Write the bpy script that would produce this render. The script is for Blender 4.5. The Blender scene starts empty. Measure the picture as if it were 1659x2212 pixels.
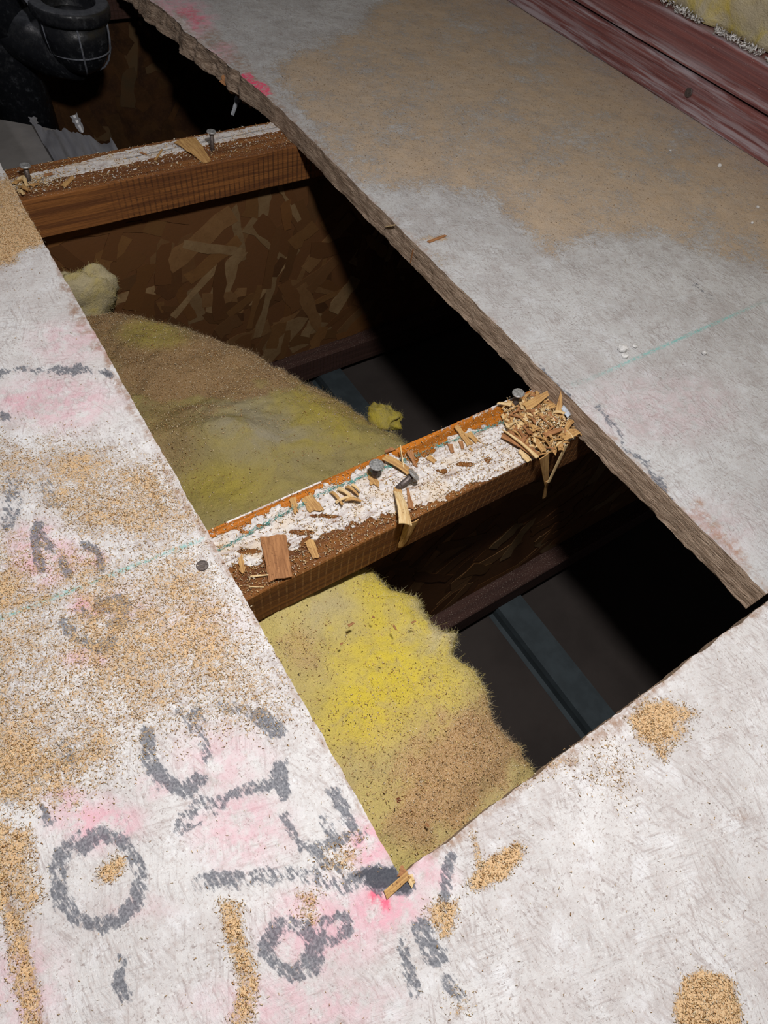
import bpy, math, random
import numpy as np
from mathutils import Vector, Matrix

random.seed(7)
RNG = np.random.default_rng(11)
S = bpy.context.scene
COL = S.collection

# ------------------------------------------------------------------ camera
HC = 0.315                       # camera height above the subfloor (m)
FPX = 1360.0
RT = np.array([[0.8358595, -0.39724567, 0.37885983],
               [-0.53727026, -0.7335828, 0.41616937],
               [0.11260357, -0.55140924, -0.82660044]])   # columns: camera right, down, forward in the world
cd = bpy.data.cameras.new('camera')
cd.sensor_fit = 'HORIZONTAL'
cd.sensor_width = 36.0
cd.lens = 36.0 * FPX / 1659.0
cd.clip_start = 0.01
cd.clip_end = 50
cam = bpy.data.objects.new('camera', cd)
COL.objects.link(cam)
M4 = Matrix.Identity(4)
for i in range(3):
    M4[i][0] = RT[i][0]
    M4[i][1] = -RT[i][1]
    M4[i][2] = -RT[i][2]
M4[2][3] = HC
cam.matrix_world = M4
S.camera = cam

# ------------------------------------------------------------------ light
w = bpy.data.worlds.new('world')
S.world = w
w.use_nodes = True
w.node_tree.nodes['Background'].inputs[0].default_value = (0.9, 0.92, 1.0, 1)
w.node_tree.nodes['Background'].inputs[1].default_value = 0.06


def point_light(name, loc, power, radius, color):
    l = bpy.data.lights.new(name, 'POINT')
    l.energy = power
    l.shadow_soft_size = radius
    l.color = color
    o = bpy.data.objects.new(name, l)
    o.location = loc
    COL.objects.link(o)
    return o


point_light('phone_torch', (0.11, 0.085, 0.47), 11.6, 0.022, (1.0, 0.97, 0.95))
point_light('attic_lamp', (-0.75, 1.22, 1.5), 11.0, 0.05, (1.0, 0.95, 0.95))

S.view_settings.view_transform = 'Standard'
S.view_settings.look = 'None'
S.view_settings.exposure = 0.0
S.view_settings.gamma = 1.0
S.view_settings.use_curve_mapping = False


# ------------------------------------------------------------------ geometry of the view, used to measure where things are
def ray(u, v):
    return RT @ np.array([(u - 829.5) / FPX, (v - 1106) / FPX, 1.0])


def U(u, v, z=0.0):
    d = ray(u, v)
    return d * ((z - HC) / d[2]) + np.array([0, 0, HC])


def UY(u, v, y):
    d = ray(u, v)
    return d * (y / d[1]) + np.array([0, 0, HC])


def UX(u, v, x):
    d = ray(u, v)
    return d * (x / d[0]) + np.array([0, 0, HC])


def PJ(P):
    q = (np.asarray(P) - np.array([0, 0, HC])) @ RT
    zz = np.where(q[:, 2] > 0.02, q[:, 2], 0.02)
    return 829.5 + FPX * q[:, 0] / zz, 1106 + FPX * q[:, 1] / zz


# ------------------------------------------------------------------ numpy noise
def _h(ix, iy, s):
    n = (ix.astype(np.int64) * 374761393 + iy.astype(np.int64) * 668265263 + s * 982451653) & 0x7fffffff
    n = ((n ^ (n >> 13)) * 1274126177) & 0x7fffffff
    return ((n ^ (n >> 16)) & 0xffff) / 65535.0


def vnoise(x, y, s=0):
    x = np.asarray(x, float); y = np.asarray(y, float)
    ix = np.floor(x); iy = np.floor(y)
    fx = x - ix; fy = y - iy
    fx = fx * fx * (3 - 2 * fx); fy = fy * fy * (3 - 2 * fy)
    a = _h(ix, iy, s); b = _h(ix + 1, iy, s); c = _h(ix, iy + 1, s); d = _h(ix + 1, iy + 1, s)
    return (a * (1 - fx) + b * fx) * (1 - fy) + (c * (1 - fx) + d * fx) * fy


def fbm(x, y, s=0, o=4):
    t = 0; a = 0.5; n = 0
    for k in range(o):
        t = t + a * vnoise(x * 2 ** k, y * 2 ** k, s + k * 17); n += a; a *= 0.5
    return t / n


def sst(a, b, x):
    t = np.clip((x - a) / (b - a), 0, 1)
    return t * t * (3 - 2 * t)


def seg_dist(u, v, pts):
    best = np.full(np.shape(u), 1e9)
    for (x0, y0), (x1, y1) in zip(pts[:-1], pts[1:]):
        dx, dy = x1 - x0, y1 - y0
        L = dx * dx + dy * dy + 1e-9
        t = np.clip(((u - x0) * dx + (v - y0) * dy) / L, 0, 1)
        best = np.minimum(best, np.hypot(u - x0 - t * dx, v - y0 - t * dy))
    return best


def inpoly(u, v, pts):
    ins = np.zeros(np.shape(u), bool)
    n = len(pts)
    for i in range(n):
        x0, y0 = pts[i]; x1, y1 = pts[(i + 1) % n]
        if y0 == y1:
            continue
        c = ((y0 > v) != (y1 > v)) & (u < (x1 - x0) * (v - y0) / (y1 - y0) + x0)
        ins ^= c
    return ins


def polyd(u, v, pts, soft):
    """1 inside, falling to 0 over soft outside and inside of the outline"""
    d = seg_dist(u, v, list(pts) + [pts[0]])
    ins = inpoly(u, v, pts)
    return np.clip(0.5 + np.where(ins, d, -d) / (2 * soft), 0, 1)


def blob(u, v, bu, bv, ru, rv, st=1.0, hard=0.5):
    r = np.hypot((u - bu) / ru, (v - bv) / rv)
    return st * (1 - sst(hard, 1.25, r))


# ------------------------------------------------------------------ object helpers
def tag(o, label=None, cat=None, group=None, kind=None):
    if label: o['label'] = label
    if cat: o['category'] = cat
    if group: o['group'] = group
    if kind: o['kind'] = kind
    return o


def empty(name, loc=(0, 0, 0)):
    o = bpy.data.objects.new(name, None)
    o.empty_display_size = 0.02
    o.location = loc
    COL.objects.link(o)
    return o


def mesh_obj(name, V, F, mat=None, parent=None, smooth=False, cols=None, loc=None):
    """cols: dict name -> (n,3) per vertex. loc: put the origin there."""
    V = np.asarray(V, float)
    org = np.array(loc if loc is not None else (0, 0, 0), float)
    me = bpy.data.meshes.new(name)
    F = F if isinstance(F, np.ndarray) else list(F)
    if isinstance(F, np.ndarray):
        k = F.shape[1]
        me.vertices.add(len(V)); me.vertices.foreach_set('co', (V - org).ravel())
        me.loops.add(F.size); me.loops.foreach_set('vertex_index', F.ravel().astype(np.int32))
        me.polygons.add(len(F)); me.polygons.foreach_set('loop_start', np.arange(0, F.size, k, dtype=np.int32))
        me.update(calc_edges=True)
    else:
        me.from_pydata([tuple(p) for p in (V - org)], [], F)
        me.update()
    if smooth:
        me.polygons.foreach_set('use_smooth', np.ones(len(me.polygons), bool))
    if cols:
        for n, c in cols.items():
            a = me.color_attributes.new(name=n, type='FLOAT_COLOR', domain='POINT')
            c4 = np.ones((len(V), 4)); c4[:, :3] = c
            a.data.foreach_set('color', c4.ravel())
    if mat:
        me.materials.append(mat)
    o = bpy.data.objects.new(name, me)
    COL.objects.link(o)
    if parent is not None:
        o.parent = parent
        q = parent; wl = Vector((0, 0, 0))
        while q is not None:
            wl += q.location; q = q.parent
        o.location = Vector(org) - wl
    else:
        o.location = Vector(org)
    return o


class MB:
    """collects quads and triangles of one mesh"""
    def __init__(s):
        s.V = []; s.F = []

    def add(s, V, F):
        b = len(s.V)
        s.V += [tuple(map(float, p)) for p in V]
        s.F += [tuple(int(i) + b for i in f) for f in F]

    def box(s, a, b, ch=0.0):
        x0, y0, z0 = a; x1, y1, z1 = b
        if ch <= 0:
            s.add([(x0, y0, z0), (x1, y0, z0), (x1, y1, z0), (x0, y1, z0), (x0, y0, z1), (x1, y0, z1), (x1, y1, z1), (x0, y1, z1)],
                  [(0, 3, 2, 1), (4, 5, 6, 7), (0, 1, 5, 4), (1, 2, 6, 5), (2, 3, 7, 6), (3, 0, 4, 7)])
        else:                                     # chamfered along x
            c = ch
            pr = [(y0 + c, z0), (y1 - c, z0), (y1, z0 + c), (y1, z1 - c), (y1 - c, z1), (y0 + c, z1), (y0, z1 - c), (y0, z0 + c)]
            s.add([(x0, p, q) for p, q in pr] + [(x1, p, q) for p, q in pr],
                  [(i, i + 8, (i + 1) % 8 + 8, (i + 1) % 8) for i in range(8)] + [tuple(range(8)), tuple(range(15, 7, -1))])

    def lathe(s, prof, c, axis=(0, 0, 1), n=28, xdir=None):
        """prof: list of (radius, height)"""
        ax = Vector(axis).normalized()
        a = ax.orthogonal().normalized(); b = ax.cross(a)
        c = Vector(c)
        V = []
        for r, h in prof:
            for k in range(n):
                t = 2 * math.pi * k / n
                V.append(tuple(c + ax * h + (a * math.cos(t) + b * math.sin(t)) * r))
        F = []
        for i in range(len(prof) - 1):
            for k in range(n):
                F.append((i * n + k, i * n + (k + 1) % n, (i + 1) * n + (k + 1) % n, (i + 1) * n + k))
        if prof[0][0] > 1e-6: F.append(tuple(range(n - 1, -1, -1)))
        if prof[-1][0] > 1e-6: F.append(tuple((len(prof) - 1) * n + k for k in range(n)))
        s.add(V, F)

    def tube(s, pts, r, n=10, radii=None):
        pts = [Vector(p) for p in pts]
        V = []; F = []
        up = None
        for i, p in enumerate(pts):
            t = (pts[min(i + 1, len(pts) - 1)] - pts[max(i - 1, 0)]).normalized()
            if up is None: up = t.orthogonal().normalized()
            up = (up - t * up.dot(t)).normalized()
            b = t.cross(up)
            rr = radii[i] if radii else r
            for k in range(n):
                a = 2 * math.pi * k / n
                V.append(tuple(p + (up * math.cos(a) + b * math.sin(a)) * rr))
        for i in range(len(pts) - 1):
            for k in range(n):
                F.append((i * n + k, i * n + (k + 1) % n, (i + 1) * n + (k + 1) % n, (i + 1) * n + k))
        F.append(tuple(range(n - 1, -1, -1))); F.append(tuple((len(pts) - 1) * n + k for k in range(n)))
        s.add(V, F)

    def build(s, name, mat, parent=None, smooth=False, loc=None):
        return mesh_obj(name, s.V, s.F, mat, parent, smooth, loc=loc)


# ------------------------------------------------------------------ material helper
class Mat:
    def __init__(s, name, rough=0.9, spec=0.2):
        s.m = bpy.data.materials.new(name)
        s.m.use_nodes = True
        s.nt = s.m.node_tree
        s.b = s.nt.nodes['Principled BSDF']
        s.b.inputs['Roughness'].default_value = rough
        s.b.inputs['Specular IOR Level'].default_value = spec
        s.tc = s.nt.nodes.new('ShaderNodeNewGeometry')
        s.pos = s.tc.outputs['Position']

    def n(s, t): return s.nt.nodes.new('ShaderNode' + t)

    def lk(s, a, b):
        if isinstance(a, (int, float)): b.default_value = a
        elif isinstance(a, tuple): b.default_value = (*a, 1) if len(a) == 3 and len(b.default_value) == 4 else a
        else: s.nt.links.new(a, b)

    def mapping(s, scale=(1, 1, 1), rot=(0, 0, 0)):
        src = s.pos
        if any(rot):                       # turn first, stretch afterwards
            q = s.n('Mapping')
            s.lk(src, q.inputs['Vector']); q.inputs['Rotation'].default_value = rot
            src = q.outputs[0]
        m = s.n('Mapping')
        s.lk(src, m.inputs['Vector'])
        m.inputs['Scale'].default_value = scale
        return m.outputs[0]

    def noise(s, scale, detail=3, rough=0.55, vec=None, dist=0.0):
        t = s.n('TexNoise')
        s.lk(vec if vec is not None else s.pos, t.inputs['Vector'])
        t.inputs['Scale'].default_value = scale
        t.inputs['Detail'].default_value = detail
        t.inputs['Roughness'].default_value = rough
        t.inputs['Distortion'].default_value = dist
        return t.outputs['Fac']

    def voro(s, scale, vec=None, out='Color', feature='F1'):
        t = s.n('TexVoronoi')
        t.feature = feature
        s.lk(vec if vec is not None else s.pos, t.inputs['Vector'])
        t.inputs['Scale'].default_value = scale
        return t.outputs[out]

    def math(s, op, a, b=0.0, clamp=False):
        t = s.n('Math'); t.operation = op; t.use_clamp = clamp
        s.lk(a, t.inputs[0]); s.lk(b, t.inputs[1])
        return t.outputs[0]

    def rng(s, v, a, b, c=0.0, d=1.0, smooth=True):
        t = s.n('MapRange')
        if smooth: t.interpolation_type = 'SMOOTHSTEP'
        s.lk(v, t.inputs[0])
        for i, q in enumerate((a, b, c, d)): s.lk(q, t.inputs[i + 1])
        return t.outputs[0]

    def mix(s, f, a, b, mode='MIX'):
        t = s.n('Mix'); t.data_type = 'RGBA'; t.blend_type = mode
        s.lk(f, t.inputs[0]); s.lk(a, t.inputs[6]); s.lk(b, t.inputs[7])
        return t.outputs[2]

    def attr(s, name):
        t = s.n('Attribute'); t.attribute_name = name
        q = s.n('SeparateColor'); s.nt.links.new(t.outputs['Color'], q.inputs[0])
        return q.outputs[0], q.outputs[1], q.outputs[2], t.outputs['Color']

    def sep(s, v):
        q = s.n('SeparateXYZ'); s.lk(v, q.inputs[0]); return q.outputs

    def bump(s, h, strength=0.5, dist=0.001, prev=None):
        t = s.n('Bump')
        t.inputs['Strength'].default_value = strength
        t.inputs['Distance'].default_value = dist
        s.lk(h, t.inputs['Height'])
        if prev is not None: s.nt.links.new(prev, t.inputs['Normal'])
        return t.outputs[0]

    def out(s, col, bump=None, rough=None):
        s.lk(col, s.b.inputs['Base Color'])
        if bump is not None: s.nt.links.new(bump, s.b.inputs['Normal'])
        if rough is not None: s.lk(rough, s.b.inputs['Roughness'])
        return s.m


def flat_mat(name, c, rough=0.85, var=0.15, scale=300, spec=0.2, metallic=0.0):
    m = Mat(name, rough, spec)
    f = m.noise(scale, 4)
    c2 = tuple(x * (1 - var * 2) for x in c)
    m.b.inputs['Metallic'].default_value = metallic
    return m.out(m.mix(m.rng(f, .35, .65), c, c2), m.bump(f, .4, .0005))


# ---- whitewashed sheet top
def subfloor_top():
    m = Mat('whitewashed_board', 0.92, 0.12)
    ink, pink, dust, _ = m.attr('mask')
    scuff, hot, line, _ = m.attr('mask2')
    big = m.noise(14, 4, .6)
    mid = m.noise(95, 5, .65)
    base = m.mix(m.rng(big, .3, .7), (.73, .72, .72), (.60, .58, .575))
    base = m.mix(m.rng(mid, .48, .72, 0, .6), base, (.47, .415, .40))
    base = m.mix(m.rng(m.noise(60, 4, .6), .5, .7, 0, .5), base, (.82, .83, .86))
    hs = []
    for ang, th in ((1.57, .60), (1.15, .61), (2.0, .62), (0.3, .63)):
        # strands show as fine scratches at several angles, each in patches of its own
        q = m.noise(1.0, 3, .6, m.mapping((70, 620, 300), (0, 0, ang)))
        patch = m.rng(m.noise(30 + ang * 6, 2, .5, m.mapping((1, 1, 1), (0, 0, ang + 1))), .45, .6)
        hs.append(m.math('MULTIPLY', q, m.math('ADD', m.math('MULTIPLY', patch, .8), .2)))
        f = m.math('MULTIPLY', m.rng(q, th - .08, th + .05, 0, .62), patch)
        base = m.mix(m.math('MULTIPLY', f, .8), base, (.36, .30, .285))
        f2 = m.math('MULTIPLY', m.rng(q, .38, .28, 0, .35), patch)
        base = m.mix(f2, base, (.90, .90, .91))
    speck = m.noise(900, 2, .5)
    base = m.mix(m.rng(m.noise(380, 5, .75), .50, .66, 0, .5), base, (.50, .43, .41))
    base = m.mix(m.rng(m.noise(33, 5, .7), .50, .66, 0, .45), base, (.52, .47, .46))
    fl = m.math('MULTIPLY', m.rng(m.noise(520, 3, .7), .56, .66), m.rng(m.noise(40, 3, .6), .42, .62, .15, .9))
    base = m.mix(fl, base, (.34, .29, .28))
    base = m.mix(m.rng(speck, .62, .72, 0, .6), base, (.28, .22, .19))
    base = m.mix(m.rng(m.noise(640, 3, .7), .40, .30, 0, .5), base, (.90, .90, .89))
    # the right-hand sheet is a greyer one
    base = m.mix(m.rng(m.sep(m.pos)[0], .308, .310, 0, 1, False), base, m.mix(1.0, base, (.76, .775, .785), 'MULTIPLY'))
    base = m.mix(m.math('MULTIPLY', m.rng(m.noise(160, 4, .7), .35, .65), scuff), base, (.33, .20, .13))
    base = m.mix(m.math('MULTIPLY', m.rng(m.noise(110, 5, .7), .32, .62), pink), base, (.74, .41, .48))
    base = m.mix(m.math('MULTIPLY', m.rng(m.noise(260, 4, .7), .3, .6), hot), base, (.85, .10, .20))
    # worn ink
    wn = m.math('ADD', m.noise(1.0, 4, .65, m.mapping((160, 700, 300), (0, 0, 1.4))), m.math('MULTIPLY', m.noise(330, 4, .7), .8))
    fi = m.rng(m.math('ADD', m.math('MULTIPLY', ink, 1.0), m.math('ADD', m.math('MULTIPLY', m.math('SUBTRACT', wn, .9), 2.4), m.math('MULTIPLY', m.math('SUBTRACT', m.noise(75, 3, .6), .5), 1.3))), .40, .85, 0, .84)
    fi = m.math('MULTIPLY', fi, m.rng(ink, .02, .15))
    base = m.mix(fi, base, m.mix(m.rng(speck, .4, .6), (.075, .085, .11), (.19, .20, .23)))
    base = m.mix(m.rng(ink, 1.0, 1.12, 0, .75), base, (.045, .05, .065))
    # chalk line: teal, broken
    fl = m.math('MULTIPLY', line, m.rng(m.noise(500, 3, .6), .36, .6))
    base = m.mix(fl, base, (.22, .48, .46))
    # sawdust
    fine = m.noise(950, 3, .75)
    med = m.noise(210, 4, .7)
    s1 = m.math('ADD', m.math('MULTIPLY', fine, .55), m.math('MULTIPLY', med, .45))
    th = m.math('SUBTRACT', .64, m.math('MULTIPLY', dust, .24))
    fd = m.math('MULTIPLY', m.rng(m.math('SUBTRACT', s1, th), -.05, .09), m.rng(dust, .03, .34, 0, .9))
    f2 = m.noise(1500, 2, .6)
    dc = m.mix(m.rng(f2, .35, .6), (.52, .31, .13), (.72, .50, .27))
    dc = m.mix(m.rng(m.noise(700, 3, .7), .55, .75, 0, .7), dc, (.34, .17, .06))
    px = m.sep(m.pos)[0]
    film = m.math('MULTIPLY', m.rng(px, .30, .32, 0, .75, False), m.rng(m.noise(55, 4, .65), .3, .7, .6, 1))
    dc = m.mix(film, dc, m.mix(m.rng(f2, .4, .6), (.36, .27, .19), (.47, .37, .27)))
    fd = m.math('MULTIPLY', fd, m.rng(px, .31, .33, 1, .8, False))
    base = m.mix(fd, base, dc)
    h = m.math('ADD', hs[0], hs[1]); h = m.math('ADD', h, hs[2]); h = m.math('ADD', h, hs[3])
    b = m.bump(h, .55, .0008)
    b = m.bump(m.math('ADD', m.math('MULTIPLY', fd, .8), m.math('MULTIPLY', fine, .6)), .6, .0007, b)
    return m.out(base, b)


def board_edge_mat():
    m = Mat('raw_board_edge', .95, .1)
    l1 = m.noise(1.0, 4, .65, m.mapping((160, 75, 700)))
    l2 = m.noise(1.0, 3, .6, m.mapping((300, 160, 1400)))
    c = m.mix(m.rng(l1, .35, .65), (.48, .36, .27), (.24, .165, .115))
    c = m.mix(m.rng(l2, .58, .72, 0, .8), c, (.10, .065, .045))
    c = m.mix(m.rng(l2, .42, .30, 0, .6), c, (.60, .50, .40))
    return m.out(c, m.bump(m.math('ADD', l1, l2), .8, .0015))


def flange_mat(name, c1, c2, varnish=(.42, .13, .02), sawx=-1.0, sawk=.5, sawc=(.05, .02, .008)):
    m = Mat(name, .6, .3)
    white, orange, dark, _ = m.attr('mask')
    g = m.noise(1.0, 5, .6, m.mapping((9, 170, 260)), .4)
    g2 = m.noise(1.0, 3, .6, m.mapping((30, 700, 900)))
    base = m.mix(m.rng(g, .35, .65), c1, c2)
    base = m.mix(m.rng(g2, .5, .72, 0, .6), base, tuple(x * .4 for x in c2))
    nrm = m.sep(m.tc.outputs['Normal'])
    front = m.rng(nrm[1], -.5, -.8)
    px = m.sep(m.pos)[0]
    # crosswise saw marks on the sawn face
    wv = m.math('SINE', m.math('ADD', m.math('MULTIPLY', px, 2 * math.pi / .0055), m.math('MULTIPLY', m.noise(9, 2), 4)))
    saw = m.rng(wv, .45, 1.0)
    sawp = m.math('MULTIPLY', m.math('MULTIPLY', saw, front), m.rng(m.noise(1.0, 3, .6, m.mapping((18, 60, 120))), .35, .6, .1, 1))
    sawp = m.math('MULTIPLY', sawp, m.rng(px, sawx, sawx + .03))
    base = m.mix(m.math('MULTIPLY', sawp, sawk), base, sawc)
    base = m.mix(m.math('MULTIPLY', orange, m.rng(m.noise(230, 4, .6), .25, .42)), base,
                 m.mix(m.rng(g, .4, .6), varnish, tuple(x * .55 for x in varnish)))
    crack = m.rng(m.noise(1.0, 4, .7, m.mapping((35, 330, 300), (0, 0, .02))), .60, .66, 0, 1)
    wf = m.math('MULTIPLY', m.rng(m.math('ADD', white, m.math('MULTIPLY', m.math('SUBTRACT', m.noise(300, 5, .7), .5), .8)), .34, .44),
                m.math('SUBTRACT', 1, m.math('MULTIPLY', crack, .55)))
    wc = m.mix(m.rng(m.noise(420, 3, .6), .4, .65), (.74, .715, .70), (.56, .53, .52))
    wc = m.mix(m.rng(m.noise(1.0, 4, .65, m.mapping((40, 260, 100), (0, 0, .02))), .5, .64, 0, .75), wc, (.42, .35, .33))
    wc = m.mix(m.rng(m.noise(45, 3, .6), .5, .65, 0, .6), wc, (.66, .53, .38))
    base = m.mix(m.math('MULTIPLY', wf, .95), base, wc)
    base = m.mix(m.math('MULTIPLY', dark, m.rng(m.noise(200, 3, .6), .3, .5)), base, (.05, .045, .045))
    top = m.rng(nrm[2], .5, .8)
    base = m.mix(m.math('MULTIPLY', top, m.rng(m.noise(850, 3, .7), .60, .68, 0, .7)), base, (.62, .52, .42))
    b = m.bump(m.math('ADD', g2, m.math('MULTIPLY', sawp, -1.2)), .5, .0008)
    b = m.bump(m.math('ADD', wf, m.math('MULTIPLY', m.noise(600, 3), .5)), .7, .0008, b)
    return m.out(base, b, m.rng(orange, 0, 1, .85, .42))


def strand_mat():
    m = Mat('osb_strand', .75, .2)
    _, _, _, c = m.attr('tint')
    g = m.noise(1.0, 4, .6, m.mapping((60, 60, 60)))
    g2 = m.noise(260, 4, .7)
    base = m.mix(m.rng(g, .3, .7, 0, .35), c, (.12, .05, .015))
    base = m.mix(m.rng(g2, .5, .7, 0, .35), base, (.10, .05, .02))
    return m.out(base, m.bump(g2, .4, .0006))


def batt_mat(name, tone=1.0):
    m = Mat(name, 1.0, 0.0)
    yel, dust, pale, _ = m.attr('mask')
    n1 = m.noise(26, 5, .6, None, .8)
    n2 = m.noise(90, 5, .65, None, .6)
    base = m.mix(m.rng(n1, .35, .65), (.64, .52, .19), (.54, .44, .20))
    base = m.mix(m.rng(n2, .45, .7, 0, .6), base, (.64, .54, .24))
    base = m.mix(m.math('MULTIPLY', yel, m.rng(n2, .25, .62, .25, .9)), base, (.78, .62, .06))
    base = m.mix(m.math('MULTIPLY', pale, m.rng(n1, .3, .6)), base, (.60, .53, .37))
    fine = m.noise(1000, 3, .75)
    fd = m.math('MULTIPLY', m.rng(m.math('ADD', fine, m.math('MULTIPLY', dust, .3)), .50, .62), m.rng(dust, 0, .9, 0.05, .9))
    dc = m.mix(m.rng(m.noise(1500, 2), .4, .6), (.46, .27, .12), (.66, .44, .26))
    base = m.mix(fd, base, dc)
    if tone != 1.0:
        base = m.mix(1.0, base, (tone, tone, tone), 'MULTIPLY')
    b = m.bump(m.noise(240, 5, .75), .8, .003)
    b = m.bump(fine, .5, .0008, b)
    return m.out(base, b)


def tint_mat(name, rough=.85, spec=.2, transl=0.0):
    m = Mat(name, rough, spec)
    _, _, _, c = m.attr('tint')
    return m.out(c)


def shaving_mat(name, c1, c2):
    m = Mat(name, .75, .25)
    tcn = m.n('TexCoord').outputs['Object']
    mp = m.n('Mapping'); m.lk(tcn, mp.inputs['Vector']); mp.inputs['Scale'].default_value = (70, 900, 400)
    g = m.noise(1.0, 4, .6, mp.outputs[0])
    c = m.mix(m.rng(g, .35, .65), c1, c2)
    c = m.mix(m.rng(m.noise(900, 2), .62, .72, 0, .8), c, (.12, .05, .02))
    return m.out(c, m.bump(g, .5, .0004))


M_TOP = subfloor_top()
M_EDGE = board_edge_mat()
M_FL2 = flange_mat('varnished_flange', (.105, .036, .010), (.215, .082, .018), (.50, .155, .012), -1.0, .28, (.55, .30, .12))
M_FL1 = flange_mat('reddish_flange', (.115, .040, .012), (.25, .095, .024), (.36, .15, .05), .11, .7)
M_FLB = flange_mat('dusty_shaded_flange', (.050, .024, .019), (.075, .036, .028))  # dusty, darker copy of the flange wood with deep shade painted in
M_STRAND = strand_mat()
M_BATT2 = batt_mat('yellow_glass_wool')
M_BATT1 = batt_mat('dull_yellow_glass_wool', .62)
M_FIB = tint_mat('loose_fibre', .8)
M_GRAIN = tint_mat('sawdust_grain', .9, .1)
M_TAN = shaving_mat('tan_shaving', (.56, .34, .13), (.36, .19, .07))
M_PALE = shaving_mat('pale_shaving', (.74, .57, .32), (.55, .36, .16))
M_BROWN = shaving_mat('brown_shaving', (.40, .19, .08), (.25, .11, .045))
M_NAIL = flat_mat('rusty_nail_steel', (.16, .13, .12), .5, .2, 900, .5, .6)
M_NAILHEAD = flat_mat('worn_nail_head', (.50, .50, .50), .45, .25, 700, .5, .55)
M_ABS = None


def abs_mat():
    m = Mat('black_plastic', .42, .45)
    d = m.noise(150, 5, .7)
    d2 = m.noise(35, 3, .6)
    c = m.mix(m.math('MULTIPLY', m.rng(d, .54, .78), m.rng(d2, .42, .65)), (.010, .011, .014), (.09, .10, .12))
    up = m.rng(m.sep(m.tc.outputs['Normal'])[2], .6, .95, 0, .75)
    c = m.mix(m.math('MULTIPLY', up, m.rng(d, .3, .6, .5, 1)), c, (.085, .09, .105))
    return m.out(c, m.bump(d, .3, .0006), m.rng(d, .4, .7, .3, .8))


M_ABS = abs_mat()
M_SEAM = flat_mat('scuffed_plastic_seam', (.16, .17, .20), .6, .2, 300)

# =================================================================== FLOOR
T = 0.021                      # board thickness
XL, YB = 0.0472, -0.006        # left and bottom sides of the opening
XR = 0.3170

INK = [  # (points, width, strength)
    ([(214 + 90 * math.cos(a), 1902 + 96 * math.sin(a)) for a in np.linspace(-2.9, 3.3, 30)], 28, .80),
    ([(180, 1830), (215, 1808), (262, 1812)], 26, 1.0), ([(296, 1850), (308, 1900), (300, 1950)], 20, .85), ([(150, 1965), (200, 2000), (250, 1995)], 18, .75),
    ([(319, 1584), (322, 1645), (355, 1690), (398, 1708), (431, 1687)], 27, .92), ([(386, 1536), (418, 1572)], 13, .85),
    ([(420, 1530), (438, 1580), (446, 1640)], 18, .55), ([(476, 1530), (525, 1540), (560, 1555)], 24, .68), ([(560, 1552), (594, 1574)], 30, .98),
    ([(392, 1785), (400, 1765), (434, 1742), (470, 1745), (512, 1715), (585, 1693)], 28, .72), ([(603, 1660), (614, 1708)], 30, .97), ([(400, 1790), (440, 1780)], 8, .85),
    ([(717, 1711), (740, 1740), (758, 1775), (778, 1808)], 22, .90), ([(765, 1785), (745, 1812), (705, 1828), (675, 1822)], 16, .75), ([(621, 1765), (630, 1800), (651, 1828)], 14, .8),
    ([(700, 1760), (725, 1815)], 20, .65),
    ([(660, 1820), (690, 1850), (735, 1880), (778, 1912), (818, 1926)], 13, .95),
    ([(772, 1890), (800, 1886), (850, 1888)], 24, 1.15), ([(800, 1905), (850, 1905), (882, 1916)], 34, 1.2),
    ([(434, 1904), (480, 1896), (543, 1900)], 28, .75), ([(560, 1890), (639, 1882), (700, 1900), (754, 1912)], 30, .66),
    ([(597, 2000), (575, 2050), (603, 2082), (639, 2109), (681, 2079), (690, 2040), (655, 1995), (600, 1998)], 26, .85), ([(620, 2100), (650, 2100), (668, 2060)], 30, .88),
    ([(699, 1990), (720, 1978), (752, 1980), (748, 1998)], 16, .8), ([(700, 2020), (725, 2030), (745, 2010)], 22, .75),
    ([(259, 2079), (255, 2115), (271, 2155)], 22, .78), ([(88, 1744), (108, 1777)], 20, .85),
    ([(976, 1850), (966, 1892), (955, 1965)], 20, .80), ([(912, 2010), (936, 2062)], 36, .85), ([(868, 2042), (880, 2090), (892, 2145)], 22, .74),
    ([(960, 2118), (992, 2155)], 24, .78), ([(680, 1840), (690, 1885)], 22, .7),
    ([(20, 1040), (34, 1065), (22, 1130)], 24, .62), ([(34, 1035), (80, 1040), (120, 1085)], 26, .48), ([(84, 1136), (80, 1187), (89, 1232)], 17, .95), ([(84, 1150), (110, 1180)], 22, .75),
    ([(97, 1174), (127, 1204), (146, 1250)], 15, .82), ([(186, 1178), (211, 1191), (224, 1228)], 15, .95),
    ([(219, 1309), (250, 1302), (268, 1308), (266, 1345)], 28, .88), ([(135, 1345), (158, 1372)], 18, .92), ([(181, 1385), (211, 1400), (240, 1389)], 24, .9),
    ([(165, 1326), (185, 1322), (202, 1335)], 13, .75), ([(245, 1345), (262, 1352)], 20, .8),
    ([(0, 805), (60, 800), (105, 804)], 10, .8), ([(118, 800), (168, 796)], 18, .95), ([(180, 802), (200, 806)], 8, .8), ([(222, 806), (242, 816)], 10, 1.1),
    ([(20, 1710), (60, 1670), (120, 1639), (181, 1596)], 44, .50), ([(0, 900), (14, 906)], 10, .9),
    ([(320, 1110), (345, 1085)], 34, .45),
    ([(1170, 800), (1200, 822), (1232, 850)], 7, .9), ([(1290, 882), (1330, 915), (1345, 960), (1395, 1000)], 8, .8), ([(1400, 1010), (1455, 1090)], 10, .85),
    ([(1490, 610), (1540, 640)], 10, .5),
]
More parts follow.
